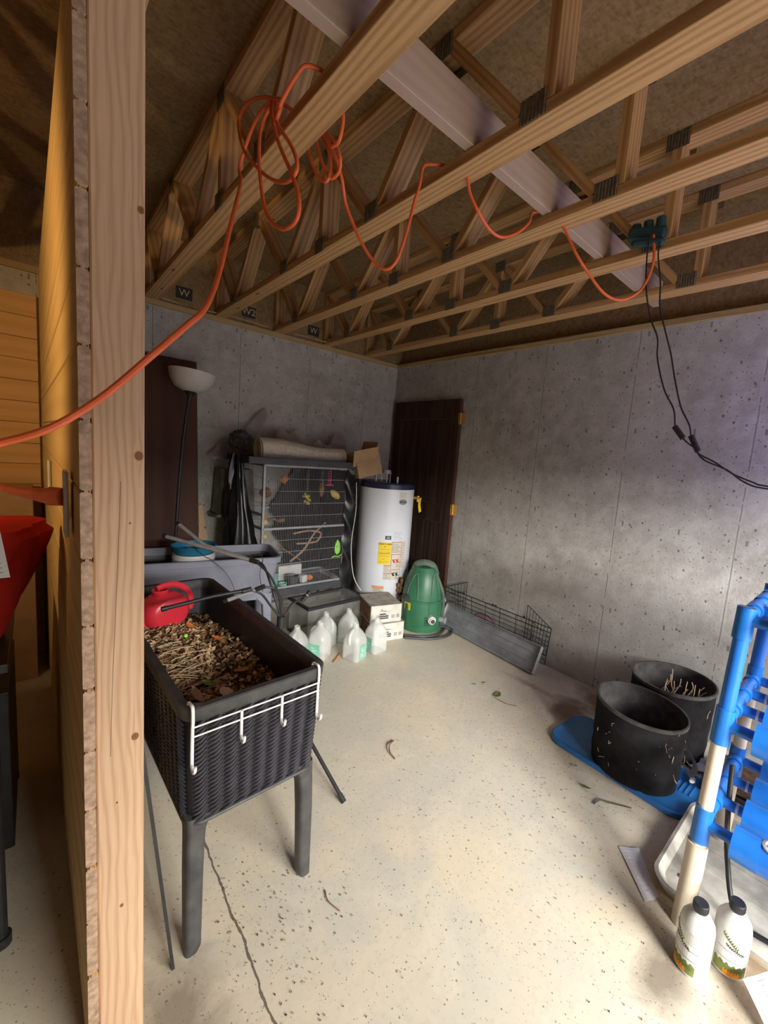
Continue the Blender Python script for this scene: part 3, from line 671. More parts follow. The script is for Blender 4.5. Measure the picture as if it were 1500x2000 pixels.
# ================================================================== clutter by the back wall
def offcut(lb, p0, p1, w_, h_):
    o = beam('wood_offcut', p0, p1, w_, h_, M_STUDX, None, 0.002, up=(0, 1, 0.2)); tag(o, lb, 'wood offcut', 'wood offcuts by the back wall')
offcut('slim pine offcut leaning left at the back wall behind the grey tub', (-1.80, -0.13, 0.0), (-1.945, -0.03, 1.0), 0.07, 0.03)
offcut('short upright pine offcut standing right of the slim leaning one', (-1.67, -0.07, 0.0), (-1.665, -0.045, 0.86), 0.085, 0.035)
offcut('low pine offcut leaning on the wall left of the slim leaning one', (-1.93, -0.08, 0.0), (-1.90, -0.03, 0.76), 0.08, 0.035)
t = thing('storage_tote', 'smoky translucent tote hung upside down on the back wall above the offcuts', 'storage tote', (-1.70, -0.13, 0.95))
MB().loft([rrect(0.30, 0.20, 0.03, 0.0), rrect(0.31, 0.21, 0.03, 0.012), rrect(0.29, 0.19, 0.03, 0.02), rrect(0.25, 0.17, 0.03, 0.36)]).build('tote_body', M_TOTE, t, smooth=True)
MB().loft([rrect(0.34, 0.23, 0.03, -0.018), rrect(0.34, 0.23, 0.03, 0.0)]).build('tote_rim', M_TOTE, t, smooth=True)
tw = MB()
tw.sheet(lambda u, v: (-1.86 + 0.42 * u + 0.03 * math.sin(9 * v), -0.045 - 0.025 * math.sin(PI * u) - 0.012 * math.sin(13 * u + 5 * v), 1.36 + v * (0.08 + 0.38 * u) + 0.02 * math.sin(9 * u)), 24, 16, 0.002)
tag(tw.build('plastic_sheet', M_FILM, smooth=True), 'crumpled see-through plastic film pinned to the back wall left of the cage', 'plastic sheet')
bb_ = MB()
bb_.sheet(lambda u, v: (-1.36 + 0.66 * u, -0.11 - 0.05 * math.sin(PI * v) - 0.018 * math.sin(17 * u + 7 * v), 1.455 + v * (0.16 + 0.05 * math.sin(8 * u) + 0.03 * math.sin(23 * u)) + 0.01 * math.sin(31 * u)), 44, 12, 0.002)
tag(bb_.build('plastic_bag', M_FILM, smooth=True), 'clear crinkled plastic bag heaped behind the bubble wrap roll', 'plastic bag')
# black bin bag left of the cage
loops = []
for k in range(22):
    z = k / 21; h = 0.02 + z * 1.42
    r = 0.10 + 0.035 * math.sin(3 * z + 1) - 0.045 * z * z
    loops.append([(-1.735 + 0.03 * math.sin(5 * z) + (r + 0.014 * math.sin(a * 7 + z * 9) + 0.009 * math.sin(a * 13 - z * 15)) * math.cos(a), -0.36 + (r * 1.1 + 0.014 * math.sin(a * 6 - z * 7)) * math.sin(a), h) for a in [2 * PI * i / 56 for i in range(56)]])
tag(MB().loft(loops).build('black_bin_bag', M_BAG, smooth=True), 'glossy black bin bag hanging down the left side of the bird cage', 'bin bag')
def strip(u, v):
    z = 0.22 + 1.17 * v
    return (-0.872 + 0.12 * u + 0.014 * math.sin(9 * v * 3 + 3 * u), -0.49 - 0.022 * math.sin(PI * u) - 0.012 * math.sin(23 * v + 5 * u), z)
tag(MB().sheet(strip, 12, 70, 0.004).build('black_bin_bag', M_BAG, smooth=True), 'crumpled black plastic wrapped down the right front edge of the bird cage', 'bin bag')

# ------------------------------------------------------------------ bird cage
CX, CW, CY0, CY1 = -1.215, 0.76, -0.475, -0.06
cg = thing('bird_cage', 'double-height grey wire bird cage full of toys, standing by the back wall', 'bird cage', (CX, -0.27, 0))
zb, zm, ztp = 0.37, 0.865, 1.365
def cx(a): return a
hw = CW / 2; y0 = CY0 + 0.27; y1 = CY1 + 0.27
f = MB()
for sx in (-1, 1):
    for y in (y0, y1): f.bb(sx * hw - 0.009, sx * hw + 0.009, y - 0.009, y + 0.009, 0.02, ztp)
for z in (zb, zm, zm + 0.11, ztp):
    for y in (y0, y1):
        if z == zm + 0.11 and y == y0: continue
        f.bb(-hw, hw, y - 0.009, y + 0.009, z - 0.009, z + 0.009)
    for sx in (-1, 1): f.bb(sx * hw - 0.008, sx * hw + 0.008, y0, y1, z - 0.009, z + 0.009)
f.build('cage_frame', M_CAGE, cg, bevel=0.002, seg=1)
def wires(y, n, par, nm):
    f = MB()
    for k in range(1, n):
        x = -hw + CW * k / n
        for a, b_ in ((zb, zm), (zm, ztp)): f.tube([(x, y, a), (x, y, b_)], 0.0011, 4, False)
    for a, b_ in ((zb, zm), (zm, ztp)):
        for j in range(1, 5):
            z = a + (b_ - a) * j / 5; f.tube([(-hw, y - 0.002, z), (hw, y - 0.002, z)], 0.0016, 4, False)
    f.build(nm, M_WIRE, par)
wires(y0, 52, cg, 'front_wires'); wires(y1, 40, cg, 'back_wires')
for sx in (-1, 1):
    f = MB()
    for k in range(1, 26):
        y = y0 + (y1 - y0) * k / 26; f.tube([(sx * hw, y, zb), (sx * hw, y, ztp)], 0.0011, 4, False)
    for j in range(1, 10): z = zb + (ztp - zb) * j / 10; f.tube([(sx * hw, y0, z), (sx * hw, y1, z)], 0.0016, 4, False)
    f.build('side_wires', M_WIRE, cg)
f = MB(); f.bb(-hw - 0.005, hw + 0.005, y0 - 0.012, y1 + 0.01, 0.30, 0.315)
f.bb(-hw - 0.005, hw + 0.005, y0 - 0.018, y0 - 0.010, 0.30, 0.36); f.bb(-hw - 0.005, hw + 0.005, y1, y1 + 0.01, 0.30, 0.36)
f.build('bottom_tray', M_DGREY, cg, bevel=0.003)
f = MB()
for k in range(1, 30): x = -hw + CW * k / 30; f.tube([(x, y0, zb - 0.01), (x, y1, zb - 0.01)], 0.0014, 4, False)
f.build('floor_grate', M_WIRE, cg)
f = MB(); f.bb(-hw, hw, y0 - 0.006, y0 + 0.006, 0.255, 0.275); f.build('stand_rail', M_DGREY, cg, bevel=0.002)
# black film behind the cage (inside back and right)
f = MB()
SHX = 0.0
out = [(-0.02, 0.875), (-0.09, 0.93), (-0.10, 1.0), (-0.03, 1.09), (0.03, 1.22), (0.10, 1.30), (0.11, 1.35), (hw - 0.01, 1.35), (hw - 0.01, 0.39), (0.02, 0.39), (0.05, 0.52), (0.04, 0.62), (-0.06, 0.74), (-0.05, 0.83)]
cen = (0.2, 0.9)
nseg = len(out); f.v = [Vector((CX + x - 0.06 * (x < 0.3), -0.085 - 0.006 * (i % 3), z)) for i, (x, z) in enumerate(out)] + [Vector((CX + x - 0.06 * (x < 0.3), -0.081 - 0.006 * (i % 3), z)) for i, (x, z) in enumerate(out)]
f.face(list(range(nseg))); f.face(list(range(2 * nseg - 1, nseg - 1, -1)))
for i in range(nseg): f.face((i, (i + 1) % nseg, nseg + (i + 1) % nseg, nseg + i))
f2 = MB(); f2.sheet(lambda u, v: (CX + hw - 0.016 - 0.006 * math.sin(9 * v + 3 * u), CY0 + 0.02 + (CY1 - CY0 - 0.06) * u, 0.385 + 0.96 * v), 10, 30, 0.003)
o_ = len(f.v); f.v += f2.v
for q in f2.f: f.face([o_ + i for i in q])
f2 = MB(); f2.sheet(lambda u, v: (CX + hw - 0.02 - (0.30 + 0.03 * math.sin(14 * v)) * u, CY1 - 0.028 + 0.008 * math.sin(8 * u + 5 * v), 0.385 + 0.96 * v), 10, 30, 0.003)
o_ = len(f.v); f.v += f2.v
for q in f2.f: f.face([o_ + i for i in q])
tag(f.build('black_plastic_film', M_BAG, smooth=True), 'black plastic film lining the right half of the bird cage', 'plastic film')
def blob(name, lb, cat, loc, r, mat, sq=(1, 1, 1), seed=0, grp=None, amp=0.25):
    rd = random.Random(seed); ph = [rd.uniform(0, 6) for _ in range(4)]
    f = MB(); L = []
    for k in range(9):
        th = PI * k / 8
        L.append([Vector((r * sq[0] * max(math.sin(th), 0.03) * math.cos(a) * (1 + amp * math.sin(3 * a + ph[0] + th * 2)), r * sq[1] * max(math.sin(th), 0.03) * math.sin(a) * (1 + amp * math.sin(2 * a + ph[1])), -r * sq[2] * math.cos(th) * (1 + amp * 0.5 * math.sin(ph[2] + 2 * a)))) for a in [2 * PI * i / 16 for i in range(16)]])
    f.loft(L); o = f.build(name, mat, smooth=True, loc=loc); return tag(o, lb, cat, grp)
G = 'bird toys in the cage'
# chain toy with bell-like blossom
t = thing('bird_toy', 'green and yellow beaded toy hanging in the upper cage', 'bird toy', (-1.17, -0.36, 1.35), group=G)
f = MB()
for k in range(9): f.lathe([(0.002, -0.008), (0.009, -0.003), (0.009, 0.003), (0.002, 0.008)], (0, 0, -0.02 - k * 0.022), 8)
f.build('bead_string', M_LEAF, t)
f = MB()
for k in range(16): f.lathe([(0.002, -0.01), (0.012, -0.003), (0.012, 0.003), (0.002, 0.01)], (random.uniform(-0.028, 0.028), random.uniform(-0.02, 0.02), -0.215 - random.uniform(0, 0.09)), 7)
f.build('bead_cluster', M_YTOY, t)
t = thing('bird_toy', 'pink plastic ladder toy hanging from the cage roof', 'bird toy', (-0.985, -0.40, 1.35), group=G)
f = MB()
for sx in (-1, 1): f.bb(sx * 0.013 - 0.002, sx * 0.013 + 0.002, -0.004, 0.004, -0.13, 0)
for k in range(6): f.bb(-0.013, 0.013, -0.003, 0.003, -0.125 + k * 0.022, -0.12 + k * 0.022)
f.bb(-0.035, 0.04, -0.004, 0.004, -0.142, -0.132); f.build('ladder', M_PTOY, t)
o = blob('bird_toy', 'yellow banana-shaped shredded toy in the upper cage at right', 'bird toy', (-0.92, -0.40, 1.13), 0.042, M_YTOY, (1.3, 0.6, 0.7), 3, G, 0.15); o.rotation_euler = (0, 0.6, 0)
blob('bird_toy', 'orange butterfly-like toy on the back wires of the upper cage', 'bird toy', (-1.31, -0.20, 1.24), 0.032, M_OTOY, (1, 0.4, 1.2), 5, G, 0.45)
blob('bird_toy', 'brown woven nest toy on the left side of the upper cage', 'bird toy', (-1.53, -0.36, 1.14), 0.050, M_BROWN, (0.9, 0.8, 0.8), 8, G, 0.3)
blob('bird_toy', 'frayed orange-brown rope toy hanging beside the pink ladder', 'bird toy', (-1.03, -0.36, 1.18), 0.026, M_BROWN, (0.7, 0.7, 2.6), 9, G, 0.4)
blob('bird_toy', 'small brown toy lying on the mid shelf of the cage', 'bird toy', (-1.37, -0.30, 0.90), 0.032, M_BROWN, (1.2, 0.8, 0.6), 11, G, 0.3)
for z, c, q in ((0.955, M_OTOY, 'orange bead toy clipped to the left cage corner above mid height'), (0.915, M_YTOY, 'pale yellow toy clipped to the left cage corner just above the middle bar'), (0.80, M_YTOY, 'pale yellow toy clipped to the left cage corner just below the middle bar')):
    blob('bird_toy', q, 'bird toy', (-1.565, -0.44, z), 0.022, c, (0.9, 0.6, 1), int(z * 100), G, 0.4)
t = thing('bird_toy', 'bright lime green leaf-shaped toy clipped inside the lower cage', 'bird toy', (-0.905, -0.46, 0.66), group=G)
f = MB(); L = [(0, -0.065), (0.022, -0.05), (0.034, -0.015), (0.032, 0.02), (0.016, 0.05), (0, 0.072), (-0.014, 0.045), (-0.024, 0.015), (-0.026, -0.02), (-0.016, -0.05)]
f.loft([[(x, -0.004, z) for x, z in L], [(x, 0.004, z) for x, z in L]]); f.build('leaf_plate', M_LIME, t)
MB().lathe([(0.0, -0.004), (0.011, -0.004), (0.011, 0.004), (0, 0.004)], n=12).xf(Matrix.Translation((0.0, -0.009, 0.005)) @ Matrix.Rotation(PI / 2, 4, 'X')).build('orange_bead', M_YTOY, t)
MB().tube(smooth_path([(-0.05, 0, -0.088), (-0.02, 0, -0.08), (0.02, 0, -0.085), (0.05, 0, -0.07)]), 0.005, 6).build('tail_strip', M_LIME, t)
def perch(lb, pts, r, mat):
    o = MB().tube(smooth_path(pts, 6), r, 8).build('perch', mat, smooth=True); tag(o, lb, 'perch', 'perches in the lower cage')
perch('long pinkish branch perch slanting up across the lower cage', [(-1.32, -0.40, 0.56), (-1.18, -0.36, 0.64), (-1.05, -0.30, 0.77), (-0.92, -0.26, 0.85)], 0.009, M_ROPE)
perch('dark twig perch slanting down in the lower cage', [(-1.42, -0.38, 0.70), (-1.30, -0.34, 0.62), (-1.17, -0.30, 0.53)], 0.007, M_BROWN)
perch('curled pink rope perch hanging in the lower cage', [(-1.28, -0.36, 0.79), (-1.12, -0.33, 0.80), (-1.0, -0.32, 0.77), (-1.03, -0.32, 0.70), (-1.13, -0.33, 0.69), (-1.25, -0.36, 0.70)], 0.008, M_ROPE)
def bxo(name, lb, cat, c, s_, mat, rz=0, grp=None, bev=0.004):
    o = MB().box((0, 0, s_[2] / 2), s_).build(name, mat, bevel=bev); o.location = c; o.rotation_euler = (0, 0, rz); return tag(o, lb, cat, grp)
def cup(name, lb, cat, c, r0, r1, h, mat, grp=None, th=0.003, n=28):
    o = MB().lathe([(0, 0), (r0, 0), (r1, h), (r1 - th, h), (r0 - th, th), (0, th)], n=n).build(name, mat, smooth=True); o.location = c; return tag(o, lb, cat, grp)
gz = 0.362
cup('feeding_cup', 'turquoise cup at the left on the cage floor', 'cup', (-1.46, -0.40, gz), 0.035, 0.042, 0.12, M_TURQ)
bxo('plastic_tub', 'long low white box on the cage floor behind the cups', 'box', (-1.26, -0.25, gz), (0.22, 0.07, 0.13), M_WHITE, 0.05)
cup('feeding_cup', 'dark grey round pot on the cage floor in front of the white box', 'cup', (-1.29, -0.40, gz), 0.042, 0.05, 0.075, M_DGREY)
cup('feeding_cup', 'royal blue cup at the left front on the cage floor', 'cup', (-1.50, -0.305, gz), 0.03, 0.036, 0.06, M_BLUE)
cup('feeding_cup', 'pale green dish in front of the turquoise cup on the cage floor', 'cup', (-1.39, -0.43, gz), 0.03, 0.036, 0.03, M_LBLG)
o = bxo('paper_scrap', 'crumpled white paper scrap on the cage floor right of the dark pot', 'paper', (-1.195, -0.41, gz), (0.06, 0.05, 0.07), M_WHITE, 0.4, None, 0.012)
blob('bird_toy', 'small orange-brown ball toy on the cage floor at right', 'bird toy', (-1.12, -0.38, gz + 0.026), 0.026, M_OTOY, seed=31, grp=G)
# board, bubble wrap, netting, cardboard on top
t = thing('shallow_tray', 'dark grey shallow tray laid across the top of the bird cage', 'tray', (-1.235, -0.30, 1.376))
MB().bb(-0.50, 0.48, -0.24, 0.23, 0.0, 0.008).build('tray_base', M_DGREY, t, rot=(0, 0.0, 0))
f = MB(); f.bb(-0.50, 0.48, -0.245, -0.235, 0, 0.052); f.bb(-0.50, 0.48, 0.22, 0.23, 0, 0.052); f.bb(-0.505, -0.495, -0.24, 0.23, 0, 0.052); f.bb(0.475, 0.485, -0.24, 0.23, 0, 0.075)
f.build('tray_lip', M_DGREY, t, bevel=0.003)
t = thing('bubble_wrap_roll', 'fat roll of creamy bubble wrap lying on the tray above the cage', 'bubble wrap', (-1.20, -0.33, 1.383))
L = []
for k in range(26):
    u = k / 25; r = 0.094 + 0.006 * math.sin(7 * u) - 0.020 * u
    L.append([(-0.39 + 0.76 * u, 0.0 + (r + 0.003 * math.sin(8 * a)) * math.cos(a) * 1.05, r + 0.001 + (r + 0.002 * math.sin(9 * a + 3 * u)) * math.sin(a)) for a in [2 * PI * i / 36 for i in range(36)]])
MB().loft(L).build('roll', M_BUBBLE, t, smooth=True)
f = MB()
for r in (0.03, 0.045, 0.062, 0.080): f.loft([[(-0.392, r * math.cos(a), 0.096 + r * math.sin(a)) for a in [2 * PI * i / 30 for i in range(30)]], [(-0.400, (r + 0.003) * math.cos(a), 0.096 + (r + 0.003) * math.sin(a)) for a in [2 * PI * i / 30 for i in range(30)]]], False, False)
f.build('roll_end_layers', M_BUBBLE, t)
f = MB()
rd = random.Random(4)
for k in range(34):
    c = Vector((-1.69, -0.22, 1.53)); r = 0.085; a0 = rd.uniform(0, 6); tl = rd.uniform(0.2, 2.6)
    ax = Vector((rd.uniform(-1, 1), rd.uniform(-1, 1), rd.uniform(-1, 1))).normalized(); e1 = ax.orthogonal().normalized(); e2 = ax.cross(e1)
    pts = [c + ax * rd.uniform(-0.01, 0.01) * 3 + (e1 * math.cos(a0 + tl * q / 7) * 1.0 + e2 * math.sin(a0 + tl * q / 7)) * r * rd.uniform(0.93, 1.07) for q in range(8)]
    f.tube(pts, 0.003, 5)
tag(f.build('netting_bundle', M_BLACK), 'tangled ball of black netting beside the left end of the bubble wrap', 'netting')
t = thing('cardboard_box', 'opened brown cardboard carton propped on the water heater beside the cage', 'cardboard box', (-0.655, -0.44, 1.30), rz=-0.12)
R_ = Matrix.Rotation(math.radians(-14), 4, 'Y')
MB().box((0.0, 0, 0.12), (0.24, 0.30, 0.20)).xf(R_).build('box_body', M_CARD, t, bevel=0.002)
MB().box((-0.03, -0.165, 0.20), (0.24, 0.004, 0.16), (0.5, 0, 0)).xf(R_).build('box_flap', M_CARD, t)
MB().box((0.10, 0.0, 0.25), (0.004, 0.28, 0.12), (0, 0.5, 0)).xf(R_).build('box_flap', M_CARD, t)

# ================================================================== water heater
HX, HY, HR, HZ = -0.462, -0.565, 0.25, 1.25
wh = thing('water_heater', 'tall white tank water heater with yellow and cream labels', 'water heater', (HX, HY, 0))
MB().lathe([(0, 0.03), (HR - 0.004, 0.03), (HR, 0.04), (HR, HZ - 0.03), (HR - 0.004, HZ - 0.025), (0, HZ - 0.025)], n=64).build('tank_jacket', M_ENAMEL, wh, smooth=True)
MB().lathe([(0, HZ - 0.025), (HR + 0.003, HZ - 0.03), (HR + 0.004, HZ + 0.012), (HR - 0.01, HZ + 0.026), (0, HZ + 0.03)], n=64).build('top_cap', M_NAVY, wh, smooth=True)
MB().lathe([(0, 0), (HR - 0.03, 0), (HR - 0.02, 0.03), (0, 0.03)], n=48).build('base_ring', M_DGREY, wh)
f = MB(); f.cyl((-0.10, 0.06, HZ + 0.02), (-0.10, 0.06, HZ + 0.10), 0.011, 12); f.build('water_nipple', M_STEEL, wh)
f = MB(); f.cyl((0.03, -0.10, HZ + 0.02), (0.03, -0.10, HZ + 0.075), 0.009, 12); f.build('water_nipple', M_WHITE, wh)
f = MB()
f.lathe([(0.042, 0.075), (0.048, 0.078), (0.040, 0.10), (0.036, 0.112), (0.030, 0.112), (0.034, 0.098), (0.04, 0.078)], (-0.04, -0.02, HZ + 0.02), 28, False, False)
for a in (0, 2.1, 4.2): f.tube([(-0.04 + 0.045 * math.cos(a), -0.02 + 0.045 * math.sin(a), HZ + 0.02), (-0.04 + 0.045 * math.cos(a), -0.02 + 0.045 * math.sin(a), HZ + 0.10)], 0.003, 6)
f.build('draft_hood', M_STEEL, wh, smooth=True)
# direction from heater to camera is roughly angle:
A0 = math.atan2(-3.655 - HY, -2.885 - HX)
def curved(a_off, wdt, z0_, z1_, rr=HR + 0.0015, n=10):
    a0 = A0 + a_off - wdt / HR / 2; a1 = A0 + a_off + wdt / HR / 2
    f = MB(); L = []
    for r in (rr, rr + 0.0012):
        for z in (z0_, z1_): L.append([(r * math.cos(a0 + (a1 - a0) * k / n), r * math.sin(a0 + (a1 - a0) * k / n), z) for k in range(n + 1)])
    f.loft([L[0], L[1], L[3], L[2], L[0]], False, False, closed=False); return f
def hlabel(nm, ao, wd, z0_, z1_, mat, lines=(), ink=None, border=None):
    p = curved(ao, wd, z0_, z1_).build(nm, mat, wh, smooth=False)
    f = MB()
    for (u0, u1, v, th) in lines:
        g = curved(ao + ((u0 + u1) / 2 - 0.5) * wd / HR, (u1 - u0) * wd, z0_ + (z1_ - z0_) * v - th / 2, z0_ + (z1_ - z0_) * v + th / 2, HR + 0.0026, 6)
        o_ = len(f.v); f.v += g.v
        for q in g.f: f.face([o_ + i for i in q])
    if f.v: f.build('printed_lines', ink or M_INK, p)
    return p
ll = lambda n, u0=0.08, u1=0.92, v0=0.12, v1=0.75, th=0.0022: [(u0, u1 - 0.25 * ((k * 7) % 3) / 2, v0 + (v1 - v0) * k / (n - 1), th) for k in range(n)]
p = hlabel('energy_label', 0.06, 0.112, 0.545, 0.745, M_YEL, [(0.05, 0.95, 0.50, 0.004), (0.6, 0.95, 0.56, 0.002), (0.1, 0.9, 0.38, 0.0014), (0.2, 0.9, 0.68, 0.0014), (0.35, 0.5, 0.24, 0.003), (0.1, 0.9, 0.12, 0.0014), (0.45, 0.55, 0.80, 0.006)])
am = A0 + 0.06; tm = Matrix.Translation(((HR + 0.0042) * math.cos(am), (HR + 0.0042) * math.sin(am), 0.73)) @ Matrix.Rotation(am + PI / 2, 4, 'Z') @ Matrix.Rotation(PI / 2, 4, 'X')
text_obj('energy_text', 'ENERGYGUIDE', 0.0175, M_INK, p, tm)
for (z0_, z1_, red) in ((0.645, 0.752, None), (0.505, 0.64, 'p'), (0.40, 0.50, 'p')):
    q = hlabel('warning_label', 0.50, 0.096, z0_, z1_, M_CREAM, ll(6) if not red else ll(5, 0.5, 0.95, 0.12, 0.5))
    g = curved(0.50, 0.096, z1_ - 0.006, z1_ - 0.002, HR + 0.0026); g.build('red_band', M_INKR, q)
    for sgn in (-1, 1): curved(0.50 + sgn * 0.047 / HR, 0.002, z0_, z1_, HR + 0.0026, 2).build('label_border', M_INK, q)
    if red:
        for k in range(2):
            a = A0 + 0.50 + (-0.022 + k * 0.035) / HR
            f = MB(); L = [(0, -0.02), (0.02, -0.016), (0.006, 0), (0.016, 0.02), (-0.006, 0.008), (-0.018, 0.018), (-0.01, -0.004)]
            f.loft([[(x, 0, z) for x, z in L], [(x, 0.001, z) for x, z in L]]).xf(Matrix.Translation(((HR + 0.004) * math.cos(a), (HR + 0.004) * math.sin(a), (z0_ + z1_) / 2 + 0.005)) @ Matrix.Rotation(a + PI / 2, 4, 'Z')).build('warning_pictogram', M_INKR if z0_ > 0.45 else M_INK, q)
hlabel('warning_label', 0.79, 0.05, 0.505, 0.752, M_CREAM, ll(11, 0.1, 0.9, 0.05, 0.92), M_INKR)
hlabel('warning_label', 0.18, 0.064, 0.475, 0.54, M_CREAM, ll(4), M_INK); curved(0.18, 0.064, 0.532, 0.537, HR + 0.0026).build('red_band', M_INKR, wh)
hlabel('warning_label', 0.18, 0.064, 0.405, 0.470, M_CREAM, ll(4), M_INK); curved(0.18, 0.064, 0.462, 0.467, HR + 0.0026).build('red_band', M_INKR, wh)
hlabel('notice_label', 0.52, 0.10, 0.765, 0.845, M_ENAMEL, ll(5, 0.05, 0.95, 0.1, 0.9, 0.0016), M_INK)
hlabel('small_badge', 0.15, 0.052, 0.772, 0.805, M_NAVY, [(0.2, 0.8, 0.35, 0.004), (0.2, 0.8, 0.65, 0.004)], M_SILV)
hlabel('caution_label', -0.10, 0.105, 0.285, 0.345, M_CREAM, ll(4, 0.12, 0.95, 0.12, 0.55), M_INK); curved(-0.10, 0.105, 0.322, 0.343, HR + 0.0026).build('orange_band', M_INKO, wh)
hlabel('torn_sticker', 0.62, 0.07, 1.14, 1.20, M_CREAM)
a = A0 + 0.62
p = MB().lathe([(0, 0), (1, 0), (1, 0.002), (0, 0.002)], n=28).xf(Matrix.Translation(((HR + 0.001) * math.cos(a), (HR + 0.001) * math.sin(a), 1.112)) @ Matrix.Rotation(a + PI / 2, 4, 'Z') @ Matrix.Rotation(PI / 2, 4, 'X') @ Matrix.Diagonal((0.042, 0.025, 1, 1))).build('oval_badge', M_SILV, wh)
text_obj('badge_text', 'Whirlpool', 0.019, M_INK, p, Matrix.Translation(((HR + 0.0045) * math.cos(a), (HR + 0.0045) * math.sin(a), 1.112)) @ Matrix.Rotation(a + PI / 2, 4, 'Z') @ Matrix.Rotation(PI / 2, 4, 'X'))
a = A0 + 1.35; cx_, sy_ = math.cos(a), math.sin(a)
f = MB(); f.cyl((HR * cx_, HR * sy_, 1.145), ((HR + 0.06) * cx_, (HR + 0.06) * sy_, 1.145), 0.014, 14); f.cyl(((HR + 0.045) * cx_, (HR + 0.045) * sy_, 1.11), ((HR + 0.045) * cx_, (HR + 0.045) * sy_, 1.165), 0.013, 14)
f.build('relief_valve', M_BRASS, wh, smooth=True)
MB().sheet(lambda u, v: ((HR + 0.05) * cx_ + 0.028 * u, (HR + 0.05) * sy_ - 0.01 + 0.01 * math.sin(4 * v), 1.14 - 0.13 * v + 0.012 * u), 3, 8, 0.001).build('yellow_tag', M_YEL, wh)
a = A0 + 0.66
f = MB(); 
for k in range(9): f.box(((HR + 0.03 + 0.012 * (k % 3)) * math.cos(a + 0.05 * (k % 2)), (HR + 0.03 + 0.012 * (k % 3)) * math.sin(a + 0.05 * (k % 2)), 0.20 + 0.025 * k), (0.05, 0.05, 0.022), (0.2 * k, 0.3, 0.5 * k))
f.build('gas_valve', M_BROWN, wh, bevel=0.004)

# ================================================================== green pump housing
pp = thing('pump_housing', 'egg-shaped dark green plastic pump housing in front of the dark door', 'pump', (-0.335, -1.02, 0), rz=-0.75)
def egg(a, z):
    t = z / 0.56
    r = 0.185 * (1 - max(0, t - 0.30) ** 2.1 * 1.55) ** 0.5 if t > 0.30 else 0.172 + 0.013 * (t / 0.30)
    rib = 0.004 * (1 if abs(math.sin(2 * a)) > 0.97 else 0)
    return ((r + rib) * math.cos(a), (r * 0.92 + rib) * math.sin(a), z)
L = []
for k in range(30):
    z = 0.03 + 0.53 * (1 - (1 - k / 29) ** 1.5)
    L.append([egg(2 * PI * i / 72, z) for i in range(72)])
MB().loft(L).build('shell', M_GREEN, pp, smooth=True)
MB().lathe([(0.15, 0), (0.18, 0.0), (0.182, 0.035), (0.17, 0.05), (0.15, 0.05)], n=48, sy=0.92).build('base_skirt', M_GREEN, pp, smooth=True)
MB().lathe([(0.184, 0.262), (0.191, 0.266), (0.191, 0.278), (0.184, 0.282)], n=60, sy=0.93, cap0=False, cap1=False).build('seam_band', M_GREEN, pp, smooth=True)
MB().tube(smooth_path([(-0.10, 0.03, 0.50), (-0.075, 0.0, 0.570), (0, -0.01, 0.594), (0.075, -0.01, 0.570), (0.11, -0.02, 0.49)]), 0.019, 10, flat=1.6).build('carry_handle', M_GREEND, pp, smooth=True)
for sgn, a0 in ((1, -0.55), (1, 0.75), (1, -1.7), (1, 2.2)):
    pts = []
    for k in range(15):
        t = k / 14; a = -PI / 2 + a0 + 0.30 * math.cos(PI * t); z = 0.29 + 0.22 * math.sin(PI * t)
        x, y, _ = egg(a, z); pts.append((x * 1.0, y * 1.0, z))
    MB().tube(smooth_path(pts, 3), 0.006, 6).build('shell_rib', M_GREEND, pp, smooth=True)
for a in (-1.2, -0.5):
    pts = [Vector(egg(a, 0.05 + 0.21 * k / 6)) * 1.0 for k in range(7)]
    MB().tube(pts, 0.005, 6).build('shell_rib', M_GREEN, pp, smooth=True)
MB().tube([(-0.13, -0.15, 0.30), (-0.155, -0.10, 0.30)], 0.03, 12, flat=0.9).build('hand_slot', M_BLACK, pp)
MB().box((-0.125, -0.125, 0.225), (0.065, 0.004, 0.065), (0, 0, -0.75)).build('yellow_label', M_YEL, pp)
f = MB()
for i in range(5):
    for j in range(4):
        a = -PI / 2 + 0.20 + 0.09 * i; x, y, _ = egg(a, 0.075 + 0.022 * j); f.cyl((x * 0.98, y * 0.98, 0.075 + 0.022 * j), (x * 1.012, y * 1.012, 0.075 + 0.022 * j), 0.006, 8)
f.build('vent_holes', M_BLACK, pp)
f = MB(); f.cyl((0.085, -0.15, 0.13), (0.10, -0.19, 0.13), 0.036, 20); f.cyl((0.10, -0.19, 0.13), (0.105, -0.205, 0.13), 0.026, 20); f.build('hose_port', M_WHITE, pp, bevel=0.003)
MB().cyl((0.105, -0.204, 0.13), (0.107, -0.21, 0.13), 0.018, 18).build('port_screen', M_DGREY, pp)
f = MB(); f.cyl((0.17, -0.06, 0.10), (0.215, -0.08, 0.10), 0.024, 14); f.cyl((0.215, -0.08, 0.10), (0.222, -0.083, 0.10), 0.03, 14); f.build('side_fitting', M_STEEL, pp, bevel=0.002)
f = MB(); f.cyl((0.17, -0.02, 0.27), (0.215, -0.03, 0.275), 0.022, 14); f.build('side_fitting', M_SILV, pp, bevel=0.002)
MB().tube(smooth_path([(0.185, 0.02, 0.02), (0.195, -0.02, 0.20), (0.175, -0.05, 0.35), (0.10, -0.04, 0.52)]), 0.017, 8).build('side_rail', M_GREEND, pp, smooth=True)
